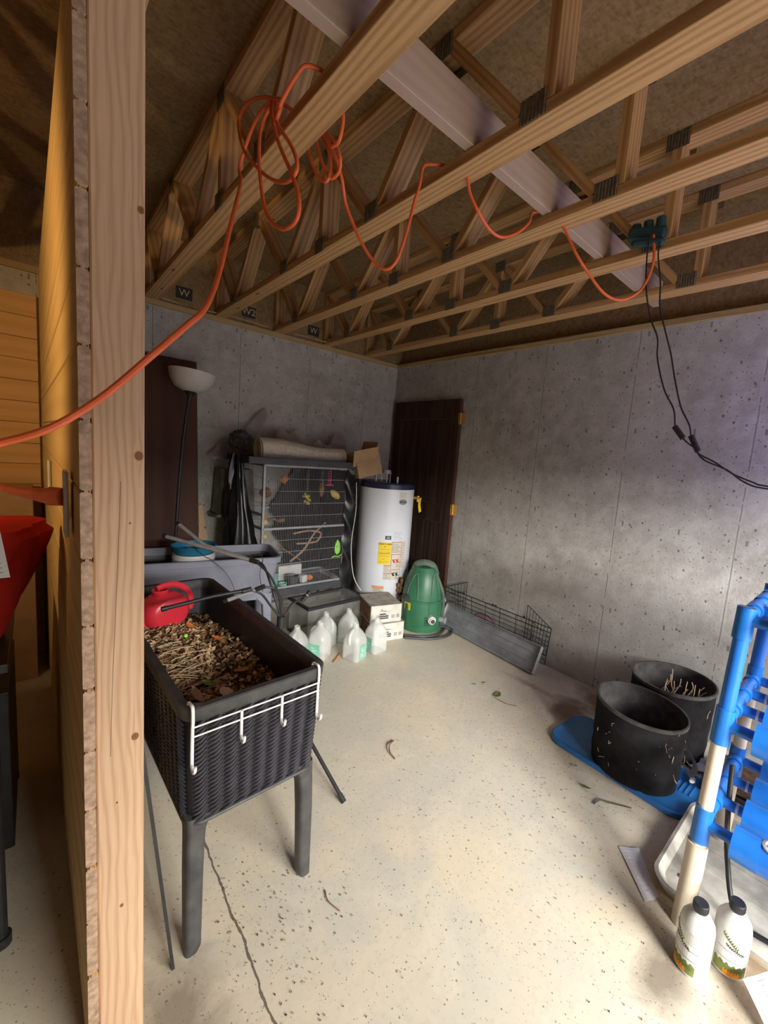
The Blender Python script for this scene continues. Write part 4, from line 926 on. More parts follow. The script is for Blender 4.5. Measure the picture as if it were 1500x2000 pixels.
for q, P_ in enumerate(([(-0.62, -1.10, 0.012), (-0.50, -1.22, 0.012), (-0.36, -1.27, 0.013), (-0.22, -1.22, 0.014), (-0.12, -1.16, 0.014)], [(-0.63, -1.16, 0.013), (-0.46, -1.30, 0.013), (-0.28, -1.33, 0.013), (-0.16, -1.25, 0.014), (-0.26, -1.15, 0.036)])):
    o = MB().tube(smooth_path(P_), 0.011, 8).build('black_hose', M_DGREY, smooth=True)
    tag(o, ['black hose on the floor curving close in front of the green pump', 'black hose on the floor curving further out in front of the green pump'][q], 'hose', 'hoses by the pump')

# ================================================================== wire crate with grey tray
wc = thing('wire_pen_tray', 'black wire pen with a long grey metal tray leaning on the right wall', 'wire pen', (-0.12, -1.6, 0))
A = Vector((-0.150, -1.105, 0.004)); B = Vector((-0.205, -2.140, 0.004)); T = Vector((-0.060, -1.111, 0.184)); T2 = Vector((-0.062, -2.112, 0.160))
def bil(u, v, off=0.0):
    p = (A * (1 - u) + B * u) * (1 - v) + (T * (1 - u) + T2 * u) * v
    nrm = (B - A).cross(T - A).normalized()
    if nrm.x > 0: nrm = -nrm
    return p + nrm * off
f = MB(); f.sheet(lambda u, v: bil(u, v, 0.008), 2, 2, 0.003); f.build('tray_sheet', M_TRAY, wc, world=True)
f = MB()
def strap(p, q, w_, h_):
    p, q = Vector(p), Vector(q); x = (q - p).normalized(); n = (B - A).cross(T - A).normalized(); z = x.cross(n).normalized(); R = Matrix((x, n, z)).transposed()
    f.box((p + q) / 2, ((q - p).length, w_, h_), R)
strap(bil(0, 0, 0.02), bil(1, 0, 0.02), 0.035, 0.004); strap(bil(0, 1, 0.02), bil(1, 1, 0.02), 0.035, 0.004); strap(bil(0, 0, 0.02), bil(0, 1, 0.02), 0.035, 0.004); strap(bil(1, 0, 0.02), bil(1, 1, 0.02), 0.035, 0.004)
f.build('tray_lip', M_STEEL, wc, world=True)
f = MB()
for vv in (0.70, 0.34): f.tube([bil(0.0, vv, 0.012), bil(1, vv, 0.012)], 0.003, 5)
f.build('tray_crease', M_STEEL, wc, world=True)
U0 = Vector((-0.060, -1.045, 0.333)); U1 = Vector((-0.060, -2.155, 0.328)); L0 = Vector((-0.035, -1.10, 0.02)); L1 = Vector((-0.035, -2.12, 0.02))
f = MB()
for k in range(9):
    t = k / 8; f.tube([U0.lerp(L0, t), U1.lerp(L1, t)], 0.0022 if k else 0.0035, 5)
for k in range(8):
    t = k / 7; f.tube([U0.lerp(U1, t), L0.lerp(L1, t)], 0.0028, 5)
for k in range(2): f.tube([U0.lerp(L0, 0.12), U1.lerp(L1, 0.12)], 0.0028, 5)
f.build('wire_panel', M_WIREB, wc, world=True)
def flap(p, q, r, s_, n, nm):
    p, q, r, s_ = map(Vector, (p, q, r, s_)); f = MB()
    for a, b_ in ((p, q), (q, r), (p, s_), (s_, r)): f.tube([a, b_], 0.003, 5)
    for k in range(1, n): t = k / n; f.tube([p.lerp(q, t), s_.lerp(r, t)], 0.002, 5)
    for t in (0.33, 0.66): f.tube([p.lerp(s_, t), q.lerp(r, t)], 0.002, 5)
    f.build(nm, M_WIREB, wc, world=True)
flap((-0.062, -1.045, 0.333), (-0.02, -1.27, 0.435), (-0.025, -1.27, 0.17), (-0.045, -1.09, 0.12), 7, 'end_flap')
flap((-0.062, -2.155, 0.328), (-0.02, -1.91, 0.425), (-0.025, -1.91, 0.14), (-0.050, -2.13, 0.10), 8, 'end_flap')
f = MB()
for yy in (-1.27, -1.60, -1.63, -1.91): f.cyl((-0.06, yy - 0.006, 0.335), (-0.06, yy + 0.006, 0.335), 0.009, 8)
f.build('panel_clip', M_WIREB, wc, world=True)
for k in range(3):
    o = MB().tube(smooth_path([(-0.075, -1.42 - 0.03 * k, 0.18), (-0.085, -1.50 - 0.02 * k, 0.235 - 0.02 * k), (-0.085, -1.60 - 0.01 * k, 0.23 - 0.02 * k), (-0.08, -1.66, 0.17)]), 0.003, 6)
    o = o.build('thin_tube', [M_BLACK, M_PTOY, M_BLACK][k], smooth=True)
    tag(o, ['thin black tube arched inside the wire pen, the largest arch', 'thin reddish tube arched inside the wire pen', 'thin black tube arched inside the wire pen, the smallest arch'][k], 'tube', 'thin tubes in the wire pen')

# ================================================================== blue lid and fabric pots
t = thing('tote_lid', 'royal blue plastic tote lid lying on the floor under the fabric pots', 'tote lid', (-0.605, -2.945, 0), rz=-0.03)
MB().loft([rrect(0.375, 0.715, 0.10, 0.0, 8), rrect(0.385, 0.725, 0.10, 0.006, 8), rrect(0.38, 0.72, 0.10, 0.022, 8), rrect(0.365, 0.705, 0.095, 0.027, 8), rrect(0.345, 0.685, 0.09, 0.020, 8), rrect(0.30, 0.64, 0.08, 0.018, 8)]).build('lid_body', M_LID, t, smooth=True)
f = MB()
for k in range(6): f.box((0.05, -0.20 - 0.022 * k, 0.0195), (0.10, 0.006, 0.004))
f.build('moulded_rib', M_LID, t, bevel=0.001)
def fabric_pot(lb, c, r, h, tilt, ph, fill, flat):
    t = thing('fabric_pot', lb, 'fabric pot', c, group='black fabric pots')
    def rr(a, z):
        q = z / h
        s = 0.97 + 0.05 * q + 0.018 * math.sin(2 * a + ph) + 0.020 * math.sin(3 * a + ph * 2) * (1 - q) + 0.012 * math.sin(11 * z / h * 2 + a * 2) * (1 - q)
        return r * s
    def pt(a, z, inn=0.0):
        q = rr(a, z) - inn
        return (q * math.cos(a) * flat[0], q * math.sin(a) * flat[1], z + (tilt * math.cos(a - 2.2) * (z / h) ** 3))
    A_ = [2 * PI * i / 60 for i in range(60)]
    zs = [h * k / 16 for k in range(17)]
    L = [[pt(a, z) for a in A_] for z in zs] + [[pt(a, h + 0.004, 0.003) for a in A_]]
    MB().loft(L, True, False).build('outer_wall', M_FELT, t, smooth=True)
    L = [[pt(a, h + 0.004, 0.003) for a in A_]] + [[pt(a, z, 0.007) for a in A_] for z in reversed(zs[3:])]
    MB().loft(L, False, False).build('inner_wall', M_FELTI, t, smooth=True)
    L = [[pt(a, fill, 0.007 + 0.02 * k * r / 0.2) for a in A_] for k in range(0, 9)]
    for k, lp in enumerate(L): L[k] = [(x, y, fill + 0.006 * math.sin(23 * x + 4) * math.sin(31 * y)) for x, y, z in lp]
    MB().loft(L, False, True).build('potting_soil', M_SOIL, t, smooth=True)
    f = MB(); f.loft([[pt(a, h - 0.012, -0.002) for a in A_], [pt(a, h + 0.006, -0.003) for a in A_], [pt(a, h + 0.006, 0.005) for a in A_]], False, False); f.build('hem_band', M_FELTI, t, smooth=True)
    return t, pt
bag1, pt1 = fabric_pot('black felt plant pot at the front, standing on the blue lid', (-0.622, -2.995, 0.022), 0.200, 0.335, 0.010, 0.5, 0.13, (0.98, 1.06))
bag2, pt2 = fabric_pot('black felt plant pot at the back against the wall, with dead stems in it', (-0.222, -3.02, 0.0), 0.190, 0.385, -0.01, 2.0, 0.22, (1.0, 1.10))
for tt, ptf, a in ((bag1, pt1, -1.15),):
    f = MB(); 
    v0 = Vector(ptf(a - 0.10, 0.0, -0.004)); 
    f.sheet(lambda u, v: ptf(a - 0.09 + 0.18 * u, 0.02 + 0.31 * v, -0.004), 3, 10, 0.002); f.build('side_strap', M_FELT, tt)
    p0 = Vector(ptf(a - 0.25, 0.13, -0.005)); p1 = Vector(ptf(a + 0.55, 0.17, -0.005))
    out = Vector((math.cos(a), math.sin(a), 0)) 
    P_ = smooth_path([p0, p0 + out * 0.035 + Vector((0, 0, -0.05)), (p0 + p1) / 2 + out * 0.085 + Vector((0, 0, -0.06)), p1 + out * 0.05 + Vector((0, 0, -0.03)), p1], 6)
    MB().tube(P_, 0.014, 6, flat=0.18).build('strap_handle', M_FELT, tt, smooth=True)
rd = random.Random(12)
f = MB()
for k in range(26):
    a = rd.uniform(0, 6.28); r = rd.uniform(0.01, 0.12); x, y = -0.245 + r * math.cos(a), -3.08 + r * math.sin(a)
    p = [(x, y, 0.21)]; 
    dx, dy = rd.uniform(-0.03, 0.03), rd.uniform(-0.03, 0.03); hh = rd.uniform(0.10, 0.24)
    for j in range(1, 5): p.append((x + dx * j / 2 + rd.uniform(-.012, .012), y + dy * j / 2 + rd.uniform(-.012, .012), 0.21 + hh * j / 4 * (1 if j < 4 else 0.93)))
    f.tube(smooth_path(p, 3), 0.0022, 5)
tag(f.build('dead_stems', M_STRAW, smooth=True), 'dry straw-coloured dead plant stems standing in the rear fabric pot', 'dead stems', kind='stuff')
f = MB()
for k in range(26):
    a = rd.uniform(PI * 0.75, PI * 1.75); z = rd.uniform(0.06, 0.33); x, y, _ = pt1(a, z, -0.004)
    q = Vector((x - 0.622, y - 2.995, z + 0.022)); f.tube(smooth_path([q, q + Vector((rd.uniform(-.012, .012), rd.uniform(-.012, .012), rd.uniform(-.02, .02))), q + Vector((rd.uniform(-.02, .02), rd.uniform(-.02, .02), rd.uniform(-.04, .04)))], 3), 0.0013, 4)
tag(f.build('dry_bits', M_STRAW), 'dry roots and bits stuck to the front fabric pot', 'plant bits', kind='stuff')

# ================================================================== blue PVC hydroponic rack
rk = thing('hydroponic_rack', 'blue and white PVC pipe growing rack beside the right wall', 'growing rack', (-1.0, -3.41, 0))
LEAN = 0.075
def RP(x, z, y=-3.41): return Vector((x + LEAN * z, y - 0.012 * z, z))
XF, XB = -1.272, -0.765
def seg(nm, a, b_, r, mat, n=24): return MB().tube([a, b_], r, n).build(nm, mat, rk, smooth=True, world=True)
seg('foot_sleeve', RP(XF, 0.0), RP(XF, 0.30), 0.031, M_PVC)
seg('foot_sleeve', RP(XB, 0.0), RP(XB, 0.16), 0.031, M_PVC)
LV = [0.375, 0.725, 1.085]
for X_, zs in ((XF, LV), (XB, [0.375, 0.725, 1.085])):
    seg('post', RP(X_, 0.05), RP(X_, zs[0] - 0.05), 0.0225, M_PVC)
    seg('post', RP(X_, zs[0] + 0.05), RP(X_, zs[1] - 0.05), 0.0225, M_PVC)
    seg('post', RP(X_, zs[1] + 0.05), RP(X_, zs[2] - 0.05), 0.0225, M_BLUE)
    for z in zs:
        seg('tee_fitting', RP(X_, z - 0.065), RP(X_, z + (0.055 if z < 1 else 0.04)), 0.0275, M_BLUED)
        if z > 1: seg('tee_bore', RP(X_, z + 0.0402), RP(X_, z + 0.041), 0.021, M_NAVY)
nx = [XF, XF + 0.17, XF + 0.338, XB]
for li, z in enumerate(LV):
    seg('manifold_pipe', RP(XF + 0.025, z), RP(XB - 0.025, z), 0.0215, M_BLUE)
    for X_ in nx[1:3]: seg('tee_fitting', RP(X_ - 0.042, z), RP(X_ + 0.042, z), 0.0275, M_BLUED)
    for X_ in (XF, XB):
        s_ = 1 if X_ == XF else -1; seg('tee_fitting', RP(X_ + s_ * 0.02, z), RP(X_ + s_ * 0.055, z), 0.0275, M_BLUED)
    for ci, X_ in enumerate(nx):
        a = RP(X_, z)
        seg('stub_pipe', a + Vector((0, -0.015, 0)), a + Vector((0, -0.10, 0)), 0.0185, M_BLUED)
        if ci in (1, 2) : seg('stub_collar', a + Vector((0, -0.062, 0)), a + Vector((0, -0.070, 0)), 0.0195, M_WHITE)
        ch = seg('grow_pipe', a + Vector((0, -0.095, -0.004)), a + Vector((0, -1.50, -0.004)), 0.049, M_BLUE, 32)
        seg('pipe_coupler', a + Vector((0, -0.085, -0.004)), a + Vector((0, -0.155, -0.004)), 0.0515, M_BLUED, 32)
        for k in range(6):
            if li == 2: break
            yc = -3.41 - 0.185 - 0.012 * z - k * 0.2 - (0.0 if ci % 2 == 0 else 0.04)
            c = Vector((X_ + LEAN * z, yc, z - 0.004))
            m = MB().lathe([(0.021, 0.036), (0.031, 0.045), (0.031, 0.052), (0.023, 0.055), (0.020, 0.048), (0.018, 0.043), (0.0, 0.043)], c, 24)
            m.v = [v - rk.location for v in m.v]; cupo = m.build('net_cup', M_WHITE, ch, smooth=True)
            m = MB()
            for j in range(9):
                rr_ = 0.011 * (j % 3) / 2 + 0.002; aa = j * 2.4
                m.lathe([(0.0015, -0.005), (0.005, -0.002), (0.005, 0.002), (0.0015, 0.005)], c + Vector((rr_ * math.cos(aa), rr_ * math.sin(aa), 0.047)), 7)
            m.v = [v - rk.location for v in m.v]; po = m.build('clay_pebbles', M_PEB, ch, smooth=True); po['kind'] = 'stuff'
# far end frame
for X_ in (XF, XB): seg('post', RP(X_, 0.0, -4.93 + 0.02), RP(X_, 1.12, -4.93 + 0.02), 0.0225, M_PVC)
# grow light lamp over the rack (outside the photo, hangs on its cords)
t = thing('grow_light', 'white grow light bar hung over the pipe rack just outside the picture', 'grow light', (-0.9, -4.0, 1.55))
MB().box((0, 0, 0), (0.06, 0.5, 0.04)).build('lamp_bar', M_WHITE, t, bevel=0.005)
# things under the rack
t = thing('drip_tray', 'grimy white plastic tray under the growing rack', 'tray', (-0.93, -3.83, 0))
MB().loft([rrect(0.56, 1.06, 0.07, 0.0, 6), rrect(0.60, 1.10, 0.08, 0.045, 6), rrect(0.575, 1.075, 0.075, 0.048, 6), rrect(0.53, 1.03, 0.065, 0.022, 6)]).build('tray_body', M_GRIME, t, smooth=True)
f = MB()
for k in range(4): f.box((-0.18 + 0.12 * k, 0, 0.024), (0.02, 0.95, 0.006))
f.build('tray_rib', M_GRIME, t, bevel=0.002)
t = bxo('soil_tray', 'black tray of dark soil on the floor behind the growing rack', 'tray', (-0.345, -3.50, 0), (0.34, 0.46, 0.07), M_BLACK)
t.rotation_euler = (0, 0, 0)
f = MB(); f.sheet(lambda u, v: (-0.50 + 0.31 * u, -3.72 + 0.44 * v, 0.078 + 0.008 * math.sin(31 * u + 9 * v) * math.sin(23 * v + 3)), 20, 20, 0.006)
tag(f.build('potting_soil', M_SOIL, smooth=True), 'dark crumbly soil filling the black tray behind the rack', 'soil', kind='stuff')
o = MB().tube(smooth_path([(-1.03, -3.44, 0.50), (-1.07, -3.455, 0.36), (-1.10, -3.48, 0.20), (-1.16, -3.54, 0.06), (-1.17, -3.66, 0.062), (-1.14, -3.9, 0.062)]), 0.0085, 10).build('black_hose', M_BLACK, smooth=True)
tag(o, 'black supply hose dropping from the rack to the white tray', 'hose')
for P_, lb in (([(-0.52, -3.29, 0.03), (-0.56, -3.27, 0.06)], 'white shell-like scrap at the front end of the blue lid'),):
    blob('shell_scrap', lb, 'scrap', (-0.50, -3.235, 0.037), 0.022, M_WHITE, (1.3, 0.8, 0.35), 4)
cup('white_dish', 'white dish on the floor between the fabric pots and the rack', 'dish', (-0.305, -3.22, 0), 0.05, 0.065, 0.022, M_WHITE)
o = bxo('white_bottle_cap', 'white cap standing on the floor left of the front fabric pot', 'cap', (-0.435, -2.745, 0.028), (0.03, 0.03, 0.03), M_WHITE, 0, None, 0.008)

# ================================================================== nutrient bottles
def bottle(lb, loc, rz):
    t = thing('nutrient_bottle', lb, 'bottle', loc, rz, 'white nutrient bottles')
    R = 0.047
    MB().lathe([(0, 0.0), (R - 0.006, 0.0), (R, 0.008), (R, 0.150), (R - 0.003, 0.168), (R - 0.014, 0.186), (R - 0.028, 0.197), (0.017, 0.200), (0.016, 0.212), (0, 0.212)], n=48).build('bottle_body', M_WHITE, t, smooth=True)
    f = MB(); f.lathe([(0.0, 0.202), (0.0195, 0.202), (0.0205, 0.206), (0.0205, 0.226), (0.019, 0.229), (0, 0.229)], n=28); 
    for k in range(28): a = 2 * PI * k / 28; f.tube([(0.0205 * math.cos(a), 0.0205 * math.sin(a), 0.206), (0.0205 * math.cos(a), 0.0205 * math.sin(a), 0.225)], 0.0011, 4)
    f.build('cap', M_BLACK, t, smooth=True)
    def patch(a0, a1, z0_, z1_, mat, nm, par, rr=R + 0.0006, jag=0):
        f = MB(); L = []
        n = 16
        for z in (0, 1): L.append([(rr * math.cos(a0 + (a1 - a0) * k / n), rr * math.sin(a0 + (a1 - a0) * k / n), (z0_ if not z else z1_ + jag * math.sin(k * 2.3) * 0.006)) for k in range(n + 1)])
        f.loft(L, False, False, closed=False); return f.build(nm, mat, par)
    lab = patch(-1.1, 1.1, 0.012, 0.150, M_WHITE, 'paper_label', t)
    patch(-1.1, 0.9, 0.014, 0.050, M_LEAF, 'vegetable_picture', lab, R + 0.0010, 1)
    patch(-0.5, 0.4, 0.014, 0.030, M_ORL, 'vegetable_picture', lab, R + 0.0014, 1)
    for k in range(5): patch(0.25, 1.0, 0.145 - 0.008 * k, 0.1465 - 0.008 * k, M_SILV, 'text_line', lab, R + 0.001)
    patch(-1.0, 1.0, 0.092, 0.0935, M_DGREY, 'text_line', lab, R + 0.001); patch(-1.0, 1.0, 0.062, 0.0635, M_DGREY, 'text_line', lab, R + 0.001)
    f = MB()
    for k in range(9):
        a = -0.75 + 0.10 * k; z = 0.142 - 0.004 * k
        for s_ in (-1, 1):
            f.tube([((R + 0.001) * math.cos(a), (R + 0.001) * math.sin(a), z), ((R + 0.0012) * math.cos(a + 0.06), (R + 0.0012) * math.sin(a + 0.06), z + s_ * 0.007)], [0.0022, 0.0006], 4)
    f.build('leaf_emblem', M_LEAF, lab)
    f = MB(); P_ = []
    for k in range(30): a = -0.55 + 0.035 * k; P_.append(((R + 0.001) * math.cos(a), (R + 0.001) * math.sin(a), 0.112 + 0.005 * math.sin(k * 1.9) - 0.0006 * k))
    f.tube(P_, 0.0009, 4); f.build('script_text', M_INK, lab)
    return t
b1 = bottle('left white nutrient bottle, its black cap highest in the picture, standing by the rack foot', (-1.395, -3.470, 0), math.radians(150))
dup(b1, 'right white nutrient bottle with its leafy label facing out, behind the white paper', (-1.298, -3.545, 0), math.radians(205))

# papers
def paper(lb, pts, lines=True):
    t = thing('paper_sheet', lb, 'paper', pts[0])
    a, b_, c, d_ = [Vector(p) for p in pts]
    def F(u, v):
        p = (a * (1 - u) + b_ * u) * (1 - v) + (d_ * (1 - u) + c * u) * v
        return p + Vector((0, 0, 0.006 * math.sin(PI * v) * math.sin(PI * u + 0.4) + 0.001 * math.sin(9 * u)))
    MB().sheet(F, 10, 12, 0.0008).build('sheet', M_PAPER, t, world=True, smooth=True)
    f = MB()
    for k in range(11):
        v = 0.1 + 0.075 * k
        f.tube([F(0.12, v) + Vector((0, 0, 0.0012)), F(0.5, v) + Vector((0, 0, 0.0012)), F(0.75 - 0.1 * (k % 3), v) + Vector((0, 0, 0.0012))], 0.0006, 4)
    f.build('printed_lines', M_STEEL, t, world=True)
paper('loose printed sheet lying on the floor left of the rack foot', [(-1.150, -3.145, 0.002), (-1.095, -3.205, 0.006), (-1.245, -3.33, 0.004), (-1.302, -3.302, 0.002)])
t = paper('crumpled printed paper leaning in front of the right nutrient bottle', [(-1.365, -3.592, 0.060), (-1.300, -3.642, 0.085), (-1.39, -3.74, 0.030), (-1.445, -3.69, 0.006)])

# ================================================================== wicker raised planter
pl = thing('raised_planter', 'charcoal wicker-look raised planter on four legs, full of dry leaves', 'planter', (-2.401, -1.88, 0), rz=0.037)
TW, TL, ZR = 0.455, 1.185, 0.785
def body_loop(z, inset, r): return rrect(TW - 2 * inset, TL - 2 * inset, r, z, 7)
f = MB(); f.loft([body_loop(ZR - 0.045, 0.006, 0.05), body_loop(ZR - 0.035, -0.001, 0.055), body_loop(ZR - 0.004, -0.002, 0.055), body_loop(ZR, 0.002, 0.055), body_loop(ZR, 0.022, 0.045), body_loop(ZR - 0.006, 0.026, 0.045), body_loop(ZR - 0.05, 0.030, 0.04)], False, False)
f.build('rim', M_RIM, pl, smooth=True)
def sinset(z): return 0.008 + 0.018 * (ZR - 0.04 - z) / 0.34
f = MB(); f.loft([body_loop(ZR - 0.03, 0.028, 0.04), body_loop(0.60, 0.045, 0.04), body_loop(0.50, 0.052, 0.04)], False, True); f.build('inner_liner', M_BLACK, pl, smooth=True)
ZB = 0.405
f = MB(); f.loft([body_loop(ZR - 0.04, 0.014, 0.05), body_loop(ZB, sinset(ZB) + 0.004, 0.045), body_loop(ZB, sinset(ZB) + 0.02, 0.04), body_loop(ZB + 0.02, sinset(ZB) + 0.03, 0.04)], False, True)
f.build('body_shell', M_BLACK, pl, smooth=True)
def weave(par, half, face_fn, ncol, rows, zt, zb_, nm):
    f = MB(); ch = (zt - zb_(0)) / rows
    for c in range(ncol):
        for r in range(rows + 9):
            z = zt - (r + 0.5) * ch
            u0 = -half + 2 * half * c / ncol; u1 = u0 + 2 * half / ncol
            if z < zb_((u0 + u1) / 2): continue
            pts = []
            for q in range(6):
                t_ = q / 5; u = u0 + (u1 - u0) * (0.02 + 0.96 * t_); dz = (t_ - 0.5) * ch * 1.6
                pts.append(face_fn(u, z + dz, 0.0075 * math.sin(PI * t_) - 0.003))
            f.tube(pts, [0.0018, 0.0036, 0.0042, 0.0042, 0.0036, 0.0018], 6)
    return f.build(nm, M_WICK, par, smooth=True)
def front_fn(u, z, off):
    s_ = sinset(z); w_ = (TW / 2 - s_)
    return (u / (TW / 2) * w_ * 1.0, -(TL / 2 - s_) - off, z)
def left_fn(u, z, off):
    s_ = sinset(z); return (-(TW / 2 - s_) - off, u / (TL / 2) * (TL / 2 - s_), z)
def right_fn(u, z, off):
    s_ = sinset(z); return ((TW / 2 - s_) + off, u / (TL / 2) * (TL / 2 - s_), z)
def zbf(u):
    e = abs(u) / (TW / 2)
    return 0.412 - (0.02 * max(0, (e - 0.80) / 0.2) ** 1.3)
weave(pl, TW / 2 - 0.012, front_fn, 9, 23, ZR - 0.045, zbf, 'wicker_front')
def zbs(u):
    e = abs(u) / (TL / 2)
    return 0.412 - (0.02 * max(0, (e - 0.92) / 0.08) ** 1.3)
weave(pl, TL / 2 - 0.03, left_fn, 23, 23, ZR - 0.045, zbs, 'wicker_side'); weave(pl, TL / 2 - 0.03, right_fn, 23, 23, ZR - 0.045, zbs, 'wicker_side')
for sx in (-1, 1):
    for sy in (-1, 1):
        L = []
        for z, w_, d_, o_ in ((0.0, 0.038, 0.038, 0.0), (0.012, 0.046, 0.046, 0.0), (0.25, 0.051, 0.052, 0.002), (0.34, 0.053, 0.054, 0.001), (0.375, 0.056, 0.058, 0.0), (0.395, 0.064, 0.067, 0.0), (0.410, 0.085, 0.088, 0.0), (0.422, 0.10, 0.105, 0.0)):
            L.append(rrect(w_, d_, 0.014, z, 4, sx * (0.178 - (w_ - 0.055) / 2 + o_) - 0.008 * (1 - z / 0.43), sy * (0.538 + 0.032 * (1 - z / 0.43) - (d_ - 0.055) / 2 + o_)))
        MB().loft(L).build('leg', M_RIM, pl, smooth=True)
rg = rrect(TW - 2 * 0.022, TL - 2 * 0.022, 0.045, ZB + 0.002, 7); MB().tube(rg + [rg[0]], 0.0065, 8).build('bottom_trim', M_RIM, pl, smooth=True)
f = MB(); f.tube([(-0.15, -0.535, ZB), (0.15, -0.535, ZB)], 0.011, 8); f.build('bottom_rail', M_RIM, pl, smooth=True)
CP = Matrix.Translation(pl.location) @ Matrix.Rotation(0.037, 4, 'Z')
def soilz(x, y): return 0.655 + 0.018 * math.sin(7 * x + 2) * math.sin(5 * y) - 0.10 * max(0, x + 0.02) * 2.0 - 0.05 * max(0, y - 0.1) + 0.03 * max(0, -x)
f = MB(); f.sheet(lambda u, v: CP @ Vector((-0.185 + 0.37 * u, -0.545 + 1.09 * v, soilz(-0.185 + 0.37 * u, -0.545 + 1.09 * v) + 0.006 * math.sin(40 * u) * math.sin(90 * v))), 26, 60, 0.01)
tag(f.build('potting_soil', M_SOIL, smooth=True), 'dark soil bed inside the wicker planter under the leaves', 'soil', kind='stuff')
rd = random.Random(21)
f = MB()
for k in range(7000):
    x = rd.uniform(-0.18, 0.18); y = rd.uniform(-0.54, 0.53)
    dens = 1.0 if (x < 0.03 + 0.05 * math.sin(6 * y)) else 0.33
    if y > 0.32: dens *= 0.35
    if rd.random() > dens: continue
    z = soilz(x, y) + 0.008 + rd.uniform(0.0, 0.022) * (1 if x < 0.02 else 0.6)
    s_ = rd.uniform(0.005, 0.016); R = Euler((rd.uniform(-0.9, 0.9), rd.uniform(-0.9, 0.9), rd.uniform(0, 6.28))).to_matrix()
    pts = [Vector((0, -s_, 0)), Vector((s_ * 0.65, 0, s_ * 0.25)), Vector((0, s_ * 1.1, 0)), Vector((-s_ * 0.6, 0, s_ * 0.2))]
    q0 = rd.random(); f.cur = 0 if (q0 < (0.62 if x < 0.03 else 0.15)) else (1 if q0 < 0.88 else 2)
    c = CP @ Vector((x, y, z)); o = len(f.v); f.v += [c + R @ p for p in pts]; f.face((o, o + 1, o + 2)); f.face((o, o + 2, o + 3))
tag(f.build('leaf_litter', [M_TAN, M_BROWN, M_STRAW]), 'dry tan and brown crumbled leaves covering the planter soil', 'leaf litter', kind='stuff')
f = MB()
for k in range(42):
    x = rd.uniform(-0.17, -0.03); y = rd.uniform(-0.33, 0.10); L_ = rd.uniform(0.03, 0.12); a = rd.gauss(0.35, 0.7)
    z = soilz(x, y) + rd.uniform(0.03, 0.045); d_ = Vector((math.cos(a) * L_ / 2, math.sin(a) * L_ / 2, rd.uniform(-0.012, 0.012)))
    if abs(x) + abs(d_.x) > 0.19: continue
    c = Vector((x, y, z)); f.tube([CP @ (c - d_), CP @ (c + Vector((0, 0, 0.004))), CP @ (c + d_)], 0.0017, 5)
tag(f.build('dry_twigs', M_STRAW), 'pale dry stalks lying on the leaves in the planter', 'twigs', kind='stuff')
def leafm(name, lb, c, L_, W_, rz, tilt, mat, grp=None, cat='leaf', lobes=0, curl=0.25):
    f = MB(); R = Euler((tilt, 0.1, rz)).to_matrix(); n = 12; g = []
    def F(u, v):
        w_ = W_ * math.sin(PI * min(0.999, v * 0.97 + 0.015)) ** 0.7 * (1 + 0.28 * lobes * math.sin(v * 22))
        x = (u - 0.5) * w_; return Vector(c) + R @ Vector((x, (v - 0.5) * L_, abs(x) * curl + 0.10 * L_ * (v - 0.5) ** 2 * 4))
    f.sheet(F, 6, n, 0.0009); o = f.build(name, mat, smooth=True); return tag(o, lb, cat, grp)
def cpz(x, y, dz=0.035): return tuple(CP @ Vector((x, y, soilz(x, y) + dz)))
G = 'fresh leaves in the planter'
leafm('fallen_leaf', 'bright orange leaf near the front rim of the planter', cpz(-0.085, -0.47, 0.045), 0.055, 0.03, 0.2, 0.5, M_ORL, G)
leafm('fallen_leaf', 'brown orange lobed leaf on the shaded soil near the back of the planter', cpz(0.085, 0.06, 0.03), 0.06, 0.04, 1.0, 0.35, M_OTOY, G, lobes=1)
leafm('fallen_leaf', 'tan three-pointed leaf lying mid planter in the shade', cpz(0.07, -0.24, 0.03), 0.07, 0.045, 2.1, 0.2, M_CARD, G, lobes=1)
leafm('fallen_leaf', 'small orange-brown leaf beside the red watering can', cpz(0.02, 0.22, 0.03), 0.05, 0.03, 0.4, 0.4, M_OTOY, G)
leafm('fallen_leaf', 'yellow green curled leaf left of centre on the pale leaves', cpz(-0.07, -0.31, 0.045), 0.055, 0.042, 1.1, 0.3, M_LEAF, G, lobes=0.5)
leafm('fallen_leaf', 'pale cream leaf just behind the bright orange leaf', cpz(-0.045, -0.40, 0.045), 0.052, 0.044, 0.5, 0.35, M_STRAW, G, lobes=0.4)
leafm('fallen_leaf', 'green leaf nearest the front rim, right of the orange leaf', cpz(0.035, -0.46, 0.035), 0.055, 0.032, 2.3, 0.3, M_LEAF, G, lobes=0.5)
leafm('fallen_leaf', 'drooping green sprig leaf left of the bright orange leaf', cpz(-0.12, -0.50, 0.04), 0.05, 0.022, 0.9, 0.2, M_LEAF, G)
leafm('fallen_leaf', 'large tan leaf resting upright by the yellow green leaf', cpz(-0.125, -0.36, 0.045), 0.06, 0.035, 0.7, 0.8, M_CARD, G)
blob('green_fruit', 'small round green fruit on the soil beside the watering can', 'fruit', cpz(-0.03, 0.10, 0.032), 0.0085, M_LIME, seed=2, amp=0.02)
